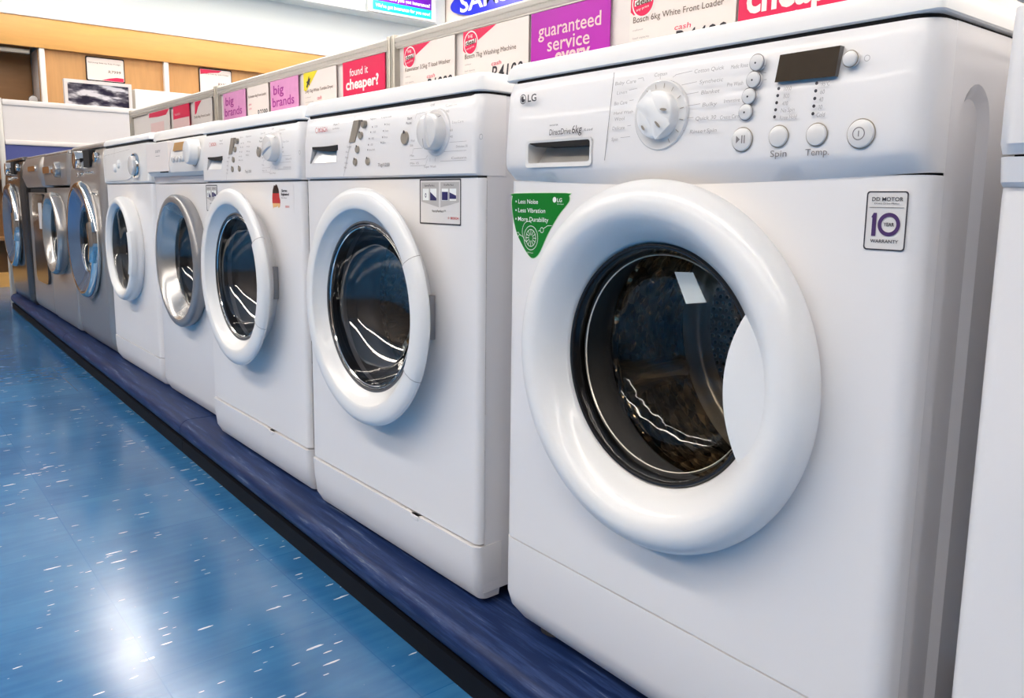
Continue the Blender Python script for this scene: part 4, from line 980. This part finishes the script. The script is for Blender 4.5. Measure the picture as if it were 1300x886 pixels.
# ================================================================== header panels behind the row
YP = .60
def header(x0, x1, label):
    root = empty('sign_panel', ((x0+x1)/2, YP+.03, 0)); tag(root, label, 'display panel', 'header panels behind the machines')
    X0, X1 = -(x1-x0)/2, (x1-x0)/2; off = -.03
    bm = bmesh.new(); box(bm, X0+.02, X1-.02, off+.004, off+.050, .25, H+1.110); link('panel_board', bm, 'backing', root)
    bm = bmesh.new()       # ridged top rail
    P = [(-.012, 1.110), (-.012, 1.113), (-.016, 1.116), (-.018, 1.124), (-.014, 1.127), (-.017, 1.130), (-.018, 1.141), (-.010, 1.148), (.02, 1.150), (.06, 1.148), (.066, 1.141), (.062, 1.110)]
    A = [bm.verts.new((X0+.016, y+off+.004, z+H)) for y, z in P]; B = [bm.verts.new((X1-.016, y+off+.004, z+H)) for y, z in P]; n = len(P)
    bm.faces.new(A); bm.faces.new(B[::-1])
    for i in range(n): bm.faces.new((A[i], A[(i+1) % n], B[(i+1) % n], B[i]))
    link('top_rail', bm, 'alu_light', root)
    for xa, xb in ((X0, X0+.022), (X1-.022, X1)):
        bm = bmesh.new(); box(bm, xa, xb, off-.016, off+.066, .0, H+1.152, .004, 2); p = link('post', bm, 'alu', root)
        bm = bmesh.new(); box(bm, (xa+xb)/2-.002, (xa+xb)/2+.002, off-.0165, off-.0155, .2, H+1.14); link('post_groove', bm, 'greybtn', p)
    bm = bmesh.new(); box(bm, X0+.022, X1-.022, off-.004, off+.004, H+.70, H+.715, .001); link('lower_rail', bm, 'alu_light', root)
header(-1.305, .30, 'nearest header panel with price cards and purple poster, right of the cheaper poster')
header(-2.865, -1.310, 'header panel holding the red cheaper poster and yellow-cornered card')
header(-4.36, -2.870, 'farthest header panel with faint pink and red posters')

# ---- cards and posters clipped to the panels
def card(name, x0, x1, zt, label, m='card', h=.205, parts=(), y=YP-.005):
    root = tag(empty(name, ((x0+x1)/2, y, H+zt-h)), label, 'poster' if 'poster' in name else 'price card', 'cards and posters on the header panels')
    cx = (x0+x1)/2; w = x1-x0
    bm = bmesh.new(); box(bm, -w/2, w/2, -.001, .001, 0, h); link('card_sheet', bm, m, root, smooth=False)
    for nm, mm, fn in parts:
        bm = bmesh.new(); fn(bm); bmesh.ops.translate(bm, vec=(-cx, 0, -(zt-h)), verts=bm.verts); link(nm, bm, mm, root, smooth=False, recalc=False)
    return root
def deal_parts(x0, zt, title, tw, price, px, flash='pink', roundel=True, word='deal'):
    y = -.0016; rx, rz = x0+.038, zt-.034
    def fl(bm): flat(bm, [(x0+.002, zt-.050), (x0+.002, zt-.001), (x0+.150, zt-.001), (x0+.068, zt-.032), (x0+.045, zt-.044), (x0+.012, zt-.058)], y)
    def rw(bm): ringflat(bm, rx, rz, 0, .032, y-.0004, 36)
    def rp(bm): ringflat(bm, rx, rz, 0, .0285, y-.0008, 36)
    def rt(bm):
        flat(bm, [(rx-.024, rz-.006), (rx+.024, rz-.002), (rx+.0235, rz+.0095), (rx-.024, rz+.006)], y-.0009)
        text(bm, 'big', rx-.011, rz+.014, .009, y-.0012, .020, rot=6); text(bm, 'any price', rx-.019, rz-.017, .005, y-.0012, .036, rot=8)
    def rd(bm): text(bm, word, rx-.021, rz-.006, .013, y-.0014, .042, bold=.02, rot=4)
    def tt(bm):
        text(bm, title, x0+.010, zt-.074, .0125, y, tw)
    def sm(bm):
        for i in range(5): text(bm, 'load capacity' if i % 2 else 'colour', x0+.010, zt-.091-.017*i, .004, y, .03+.035*((i*7) % 3)/2)
    def cs(bm): text(bm, 'cash', px, zt-.105, .011, y, .042, shear=.1)
    def pr(bm): text(bm, price, px, zt-.143, .036, y, .130, shear=.15, bold=.012)
    out = [('corner_flash', flash, fl)]
    if roundel: out += [('roundel', 'white', rw), ('roundel_disc', flash, rp), ('roundel_print', 'white', rt), ('roundel_word', 'browntext', rd)]
    out += [('title_lettering', 'browntext', tt), ('small_print', 'light', sm), ('cash_word', 'pink', cs), ('price_figures', 'dark', pr)]
    return out
card('price_card', -1.245, -.975, 1.109, 'price card for a 3.5kg washer, first right of the panel joint', parts=deal_parts(-1.245, 1.109, 'Kelvinator 3.5kg T load Washer', .240, 'R1999', -1.115))
card('price_card', -.935, -.655, 1.109, 'price card reading 7kg washing machine beside the purple service poster', parts=deal_parts(-.935, 1.109, 'Bosch 7kg Washing Machine', .222, 'R4100', -.805))
card('price_card', -.315, -.042, 1.109, 'price card for a 6kg white front loader, right of the purple service poster', parts=deal_parts(-.315, 1.109, 'Bosch 6kg White Front Loader', .235, 'R4400', -.190))
def gs(bm):
    y = -.0016; text(bm, 'guaranteed', -.617, 1.048, .032, y, .215, bold=.008); text(bm, 'service', -.583, 1.012, .032, y, .145, bold=.008); text(bm, 'every', -.555, .982, .034, y, .120, bold=.03); text(bm, 'time', -.55, .94, .026, y, .10, bold=.02)
card('service_poster', -.645, -.375, 1.109, 'magenta poster reading guaranteed service', 'magenta', parts=(('poster_lettering', 'palepink', gs),))
def fc(x0, sc=1.):
    def f(bm):
        y = -.0016; text(bm, 'found it', x0+.050, 1.0595, .025, y, .125, rot=0, bold=.012); text(bm, 'cheaper?', x0+.022, 1.0165, .034, y, .222, bold=.03); text(bm, "we'll beat it", x0+.04, .972, .024, y, .2, bold=.02)
        text(bm, 'any price', x0+.05, .94, .02, y, .15, bold=.01)
    return f
def fc2(bm):
    y = -.0016; text(bm, 'found it', .02, 1.079, .022, y, .13, bold=.012); text(bm, 'cheaper?', -.018, 1.0095, .060, y, .255, bold=.03); text(bm, "we'll beat it", .040, .9790, .018, y, .17, bold=.02)
card('cheaper_poster', -1.640, -1.358, 1.109, 'hot pink poster reading found it cheaper, left of the panel joint', 'pink', parts=(('poster_lettering', 'white', fc(-1.640)),))
card('cheaper_poster', -.036, .252, 1.109, 'hot pink cheaper poster cropped by the top of the photo above the nearest machine', 'pink', parts=(('poster_lettering', 'white', fc2),))
def ye_parts(x0, zt):
    y = -.0016
    def a(bm): flat(bm, [(x0, zt-.062), (x0, zt-.001), (x0+.118, zt-.001), (x0+.035, zt-.058), (x0+.02, zt-.068)], y)
    def b(bm): flat(bm, [(x0+.022, zt-.052), (x0+.03, zt-.04), (x0+.024, zt-.034), (x0+.036, zt-.030), (x0+.046, zt-.014), (x0+.050, zt-.026), (x0+.060, zt-.022), (x0+.050, zt-.040), (x0+.052, zt-.050), (x0+.040, zt-.044), (x0+.032, zt-.056)], y-.0004)
    def c(bm): text(bm, 'Defy 5kg White Tumble Dryer', x0+.012, zt-.074, .0115, y, .225)
    def d(bm):
        for i in range(4): text(bm, 'colour', x0+.012, zt-.092-.017*i, .004, y, .05+.02*(i % 2))
    def e(bm): text(bm, 'cash', x0+.11, zt-.105, .013, y, .036)
    def f(bm): text(bm, 'R2199', x0+.11, zt-.150, .03, y, .13, bold=.012)
    return (('corner_flash', 'yellow', a), ('bird_mark', 'dark', b), ('title_lettering', 'browntext', c), ('small_print', 'light', d), ('cash_word', 'pink', e), ('price_figures', 'dark', f))
card('price_card', -1.950, -1.690, 1.109, 'cream price card with a yellow corner, between the pink posters', parts=ye_parts(-1.950, 1.109))
def big_(x0, dim=0):
    def f(bm):
        y = -.0016; text(bm, 'big', x0+.030, 1.0550, .036, y, .098, bold=.012); text(bm, 'brands', x0+.018, 1.008, .036, y, .205, bold=.01)
    return f
card('brands_poster', -2.260, -2.000, 1.109, 'lilac poster reading big brands, left of the yellow-cornered card', 'lilac', parts=(('poster_lettering', 'purple', big_(-2.260)),))
card('brands_poster', -2.795, -2.530, 1.109, 'lilac big brands poster just right of the second panel joint', 'lilac', parts=(('poster_lettering', 'purple', big_(-2.795)),))
def wc_parts(x0, zt, t):
    y = -.0016
    return (('title_lettering', 'browntext', lambda bm: text(bm, t, x0+.012, zt-.045, .0115, y, .19)), ('small_print', 'pink', lambda bm: [text(bm, 'cash', x0+.012, zt-.075-.017*i, .008, y, .03) for i in range(2)]),
            ('price_figures', 'dark', lambda bm: text(bm, 'R3399', x0+.11, zt-.130, .03, y, .10, bold=.012)))
card('price_card', -2.505, -2.283, 1.109, 'plain cream price card between the two lilac posters', parts=wc_parts(-2.505, 1.109, 'Kelvinator 6kg Front Loader'))
card('price_card', -4.000, -3.600, 1.109, 'pale card with a rosy triangle, farthest along the header', 'backing', parts=(('corner_flash', 'pink', lambda bm: flat(bm, [(-3.98, 1.084), (-3.97, 1.107), (-3.60, 1.107), (-3.66, 1.080), (-3.80, 1.078)], -.0016)), ('lower_reflection', 'palepink', lambda bm: flat(bm, [(-3.95, .93), (-3.70, .93), (-3.70, 1.05), (-3.95, 1.05)], -.0016))))  # pale pink lower block puts a reflection into the card's colour
card('sale_poster', -3.535, -3.275, 1.109, 'small red poster in the farthest header panel', 'pink', parts=(('poster_lettering', 'palepink', lambda bm: (text(bm, 'found it', -3.51, 1.062, .014, -.0016, .09), text(bm, 'cheaper?', -3.51, 1.00, .03, -.0016, .2))), ('lower_reflection', 'palepink', lambda bm: flat(bm, [(-3.535, .904), (-3.275, .904), (-3.275, 1.045), (-3.535, 1.045)], -.0014))))  # paler lower half is a reflection painted onto the poster
card('price_card', -3.205, -2.945, 1.109, 'pale card with a small red hook at its corner, left of the second panel joint', 'backing', parts=(('corner_flash', 'pink', lambda bm: flat(bm, [(-3.19, 1.045), (-3.185, 1.107), (-3.085, 1.107), (-3.14, 1.080), (-3.165, 1.052)], -.0016)), ('title_lettering', 'browntext', lambda bm: text(bm, 'Defy 6kg Front Loader', -3.20, 1.028, .012, -.0016, .23)), ('small_print', 'light', lambda bm: text(bm, 'colour white', -3.10, .99, .008, -.0016, .08))))

# ================================================================== white end panel across the row's end
root = tag(empty('end_panel', (-5.38, .46, 0)), 'white-topped end panel with blue lower board, at the far end of the row', 'display panel')
bm = bmesh.new(); box(bm, -.02, .02, -.40, .46, H+1.0, H+1.225); link('white_board', bm, 'backing', root)
bm = bmesh.new(); box(bm, -.018, .018, -.40, .46, .02, H+.975); link('blue_board', bm, 'bluepanel', root)
for z0, z1 in ((1.225, 1.262), (.968, 1.0)):
    bm = bmesh.new(); box(bm, -.03, .03, -.40, .46, H+z0, H+z1, .006); link('rail', bm, 'upright', root)
for y0, m_ in ((-.43, 'alu'), (.46, 'alu')):
    bm = bmesh.new(); box(bm, -.032, .032, y0, y0+.028, 0, H+1.268, .004); link('post', bm, 'alu_light' if m_ == 'alu' else 'wood', root)

# ================================================================== framed screen and white display case beyond
root = tag(empty('framed_screen', (-5.93, .77, 0)), 'cream-framed glossy screen on a stand, below the R7999 price tag', 'screen')
bm = bmesh.new(); frame_outline(bm, rrect(-.235, .235, 0, .36, .004, 2), rrect(-.212, .212, .02, .335, .003, 2), -.02, .02)
bmesh.ops.rotate(bm, cent=(0, 0, 0), matrix=Matrix.Rotation(R(90), 3, 'Z'), verts=bm.verts); link('frame', bm, 'card', root, (0, 0, H+1.140))
bm = bmesh.new(); box(bm, -.012, .012, -.214, .214, H+1.158, H+1.477); link('picture', bm, 'screen', root, smooth=False)
bm = bmesh.new(); box(bm, -.02, .0, -.05, .05, 0, H+1.15, .004); box(bm, -.12, .12, -.15, .15, 0, .02, .004); link('stand', bm, 'upright', root)
root = tag(empty('display_case', (-6.02, 1.48, 0)), 'blank white display case to the right of the framed screen', 'display case')
bm = bmesh.new(); box(bm, -.10, .10, -.45, .60, .05, H+1.47, .004); link('case_body', bm, 'white', root)
bm = bmesh.new(); box(bm, -.09, .09, -.44, .59, 0, .05); link('case_plinth', bm, 'greybtn', root)
bm = bmesh.new(); box(bm, -.105, .106, -.475, -.452, 0, H+1.46, .002); link('case_side', bm, 'greybtn', root)

# ================================================================== the room
XW, YB = -6.75, 4.42
def struct(name, x0, x1, y0, y1, z0, z1, m):
    bm = bmesh.new(); box(bm, x0, x1, y0, y1, z0, z1); o = link(name, bm, m, None, smooth=False); o['kind'] = 'structure'; return o
struct('floor', -7.2, 5.2, -5.2, 5.0, -.08, 0, 'floor')
struct('ceiling', -7.2, 5.2, -5.2, 5.0, 3.05, 3.15, 'ceil')
struct('wall_left', XW-.45, XW-.40, -5.2, 5.0, 0, 3.05, 'wallw')
struct('wall_back', -7.2, 5.2, YB, YB+.1, 0, 3.05, 'wallpeach')
struct('wall_right', 5.1, 5.2, -5.2, 5.0, 0, 3.05, 'walldark')
struct('wall_front', -7.2, 5.2, -5.2, -5.1, 0, 3.05, 'walldark')
struct('trim_1', XW-.42, XW-.02, -5.1, YB, H+2.06, 3.05, 'wallw')                  # plastered bulkhead over the shelving
struct('trim_2', XW-.42, XW+.22, -5.1, YB-.02, H+2.515, 3.05, 'wallw')
# wall shelving with the honey fascia
root = tag(empty('wall_shelving', (XW-.2, 0, 0)), 'honey wood wall shelving with a deep fascia, across the far wall', 'shelving')
def wb(bm, x0, x1, y0, y1, z0, z1, b=0): return box(bm, x0-(XW-.2), x1-(XW-.2), y0, y1, z0, z1, b)
link('fascia', wb(bmesh.new(), XW-.02, XW+.02, -4.6, 3.9, H+1.825, H+2.062, .003), 'wood', root)
link('fascia_cap', wb(bmesh.new(), XW-.04, XW+.03, -4.6, 3.9, H+2.062, H+2.075, .003), 'card', root)
link('back_panel', wb(bmesh.new(), XW-.39, XW-.37, -4.6, .52, 0, H+2.05), 'wooddark', root)
link('back_panel', wb(bmesh.new(), XW-.05, XW-.03, .52, 3.9, .1, H+1.84), 'woodback', root)
for yy in (-2.4, -1.1, .525, 1.498, 2.75):
    link('upright', wb(bmesh.new(), XW-.36, XW+.012, yy, yy+.040, 0, H+1.83, .002), 'upright', root)
for z in (.35, .85, 1.30): link('shelf', wb(bmesh.new(), XW-.37, XW-.01, -4.6, .525, H+z-.09, H+z-.06, .002), 'wooddark', root)
link('light_pelmet', wb(bmesh.new(), XW-.12, XW-.06, -4.6, .47, H+1.78, H+1.815, .002), 'alu', root)
link('kick_board', wb(bmesh.new(), XW-.03, XW, -4.6, 3.9, 0, .12), 'wood', root)
# dark object and round tin on the shelf
bm = bmesh.new(); lathe(bm, smooth_prof([(.0, -.10), (.05, -.10), (.075, -.04), (.08, .05), (.07, .10), (0, .11)], 3), 0, 0, 24)
bmesh.ops.rotate(bm, cent=(0, 0, 0), matrix=Matrix.Rotation(R(90), 3, 'Y'), verts=bm.verts)
k = link('black_appliance', bm, 'black', None); k.location = (XW-.16, .262, H+1.24+.085); tag(k, 'black rounded appliance on the shelf at the far left edge', 'appliance')
bm = bmesh.new(); lathe(bm, [(0, -.02), (.032, -.02), (.035, -.015), (.035, .015), (.03, .02), (0, .02)], 0, .035, 28)
bmesh.ops.rotate(bm, cent=(0, 0, 0), matrix=Matrix.Rotation(R(90), 3, 'Z'), verts=bm.verts)
k = link('metal_disc', bm, 'silver', None); k.location = (XW-.10, .475, H+1.24+.142); tag(k, 'small round silver disc at the shelf edge beside the white upright', 'disc')
bm = bmesh.new(); box(bm, -.05, .05, -.045, .045, 0, .142, .003); k = link('carton', bm, 'stick', None); k.location = (XW-.10, .475, H+1.24); tag(k, 'small pale carton under the round silver disc', 'carton')
# price tags on the shelving, facing the shop
def tag_card(y0, y1, z0, z1, label, red_top):
    root = tag(empty('price_tag', (XW-.024, (y0+y1)/2, H+z0)), label, 'price tag', 'price tags on the wall shelving'); w, h = y1-y0, z1-z0
    def P(nm, m, fn):
        bm = bmesh.new(); fn(bm); bmesh.ops.rotate(bm, cent=(0, 0, 0), matrix=Matrix.Rotation(R(90), 3, 'Z'), verts=bm.verts); return link(nm, bm, m, root, smooth=False, recalc=(m == 'brownframe'))
    P('tag_frame', 'gapm', lambda bm: prism(bm, rrect(-w/2-.008, w/2+.008, -.010, h+.010, .012), -.004, .0))
    P('tag_sheet', 'card', lambda bm: prism(bm, rrect(-w/2, w/2, 0, h, .012), -.007, -.003))
    if red_top: P('tag_flash', 'pink', lambda bm: flat(bm, [(-w/2+.004, h-.05), (-w/2+.004, h-.002), (.06, h-.002), (.03, h-.022), (-.05, h-.032)], -.0075))
    else: P('tag_flash', 'pink', lambda bm: flat(bm, [(w/2-.004, .002), (w/2-.004, .032), (w/2-.06, .034), (w/2-.12, .022), (w/2-.18, .003)], -.0075))
    P('tag_title', 'browntext', lambda bm: text(bm, 'Samsung Side by Side Fridge', -w/2+.01, h-.045, .010, -.0078, w*.88))
    P('tag_price', 'browntext', lambda bm: (text(bm, 'R7999', .02, h*.36, .024, -.0078, .10, shear=.1) if not red_top else text(bm, 'R5999', .02, h*.36, .024, -.0078, .10, shear=.1)))
tag_card(.879, 1.168, 1.615, 1.800, 'wall price tag reading R7999 above the framed screen', False)
tag_card(1.821, 2.110, 1.590, 1.808, 'wall price tag with a red top, right of the second white upright', True)
# lit poster box on the bulkhead and blue oval sign on the back wall
root = tag(empty('lightbox_sign', (XW+.221, 3.86, H+2.545)), 'violet and teal lit poster on the bulkhead near the corner', 'sign')
def PX(nm, m, fn, y=0):
    bm = bmesh.new(); fn(bm); bmesh.ops.rotate(bm, cent=(0, 0, 0), matrix=Matrix.Rotation(R(90), 3, 'Z'), verts=bm.verts); return link(nm, bm, m, root, smooth=False, recalc=False)
def bx_(x0, x1, z0, z1, d0, d1): 
    return lambda bm: box(bm, x0, x1, -d1, -d0, z0, z1)
PX('sign_case', 'white', bx_(-.42, .40, -.02, .42, 0, .03))
PX('violet_sheet', 'violet', bx_(-.37, .34, .092, .38, .03, .034)); PX('teal_strip', 'teal', bx_(-.37, .34, .0, .090, .03, .034))
PX('poster_lettering', 'white_lit', lambda bm: (text(bm, "Have you got insurance?", -.20, .115, .036, -.036, .52, bold=.02), text(bm, "We've got insurance for you now!", -.34, .030, .034, -.036, .66, bold=.015)))
root = tag(empty('brand_sign', (-5.42, YB-.01, H+2.68)), 'blue oval sign with white capitals, on the back wall above the header', 'sign')
bm = bmesh.new(); P = [(.98*math.cos(R(a)), .175*math.sin(R(a))) for a in range(0, 360, 6)]
ob = link('sign_oval', prism(bm, P, -.03, 0), 'samsung', root, smooth=False)
bm = bmesh.new(); text(bm, 'SAMSUNG', 0, -.085, .17, -.032, 1.6, 'c', bold=.02); link('sign_lettering', bm, 'white', root, smooth=False, recalc=False)
BRAND = root

# ceiling lights
for y in (-4.3, -2.0, .75, 2.3, 3.7):
    for x in ((-6.05, -4.85, -3.65, -2.45, -1.25, -.05, 1.15, 2.35, 3.55) if y < 0 else (-6.0, -4.2, -2.4, -.6, 1.2, 3.0)):
        lab = 'recessed fluorescent ceiling light out of frame above the shop floor'
        r_ = tag(empty('ceiling_light', (x, y, 3.05)), lab, 'ceiling light', 'fluorescent ceiling lights')
        bm = bmesh.new(); frame_outline(bm, [(.60, .13), (-.60, .13), (-.60, -.13), (.60, -.13)], [(.595, .105), (-.595, .105), (-.595, -.105), (.595, -.105)], 0, .05)
        bmesh.ops.rotate(bm, cent=(0, 0, 0), matrix=Matrix.Rotation(R(90), 3, 'X'), verts=bm.verts); link('frame', bm, 'upright', r_, (0, 0, 0))
        bm = bmesh.new(); box(bm, -.595, .595, -.105, .105, -.03, -.01); link('diffuser', bm, 'tube', r_, smooth=False)

# ================================================================== camera and view
cam = bpy.data.cameras.new('camera'); co = bpy.data.objects.new('camera', cam); C.objects.link(co)
yaw, pitch, roll, f = -.8808, -.144, .0127, 1006.6
fw = Vector((math.sin(yaw)*math.cos(pitch), math.cos(yaw)*math.cos(pitch), math.sin(pitch)))
rt = Vector((math.cos(yaw), -math.sin(yaw), 0)); up = rt.cross(fw)
r2 = rt*math.cos(roll)+up*math.sin(roll); u2 = up*math.cos(roll)-rt*math.sin(roll)
co.matrix_world = Matrix(((r2.x, u2.x, -fw.x, .9176), (r2.y, u2.y, -fw.y, -.7463), (r2.z, u2.z, -fw.z, .6554+H), (0, 0, 0, 1)))
cam.sensor_width = 36; cam.lens = 36*f/1300; cam.shift_y = -45/1300; cam.clip_start = .02; cam.clip_end = 60
sc = bpy.context.scene; sc.camera = co
w = bpy.data.worlds.new('world'); sc.world = w; w.use_nodes = True
w.node_tree.nodes['Background'].inputs[0].default_value = (.9, .93, 1, 1); w.node_tree.nodes['Background'].inputs[1].default_value = .3
sc.view_settings.view_transform = 'Standard'; sc.view_settings.look = 'None'; sc.view_settings.gamma = 1; sc.view_settings.use_curve_mapping = False
sc.view_settings.exposure = 0.32
sc.cycles.use_denoising = True; sc.cycles.max_bounces = 10; sc.cycles.diffuse_bounces = 4; sc.cycles.glossy_bounces = 6; sc.cycles.transparent_max_bounces = 16
sc.cycles.sample_clamp_indirect = 8; sc.cycles.caustics_reflective = False; sc.cycles.caustics_refractive = False
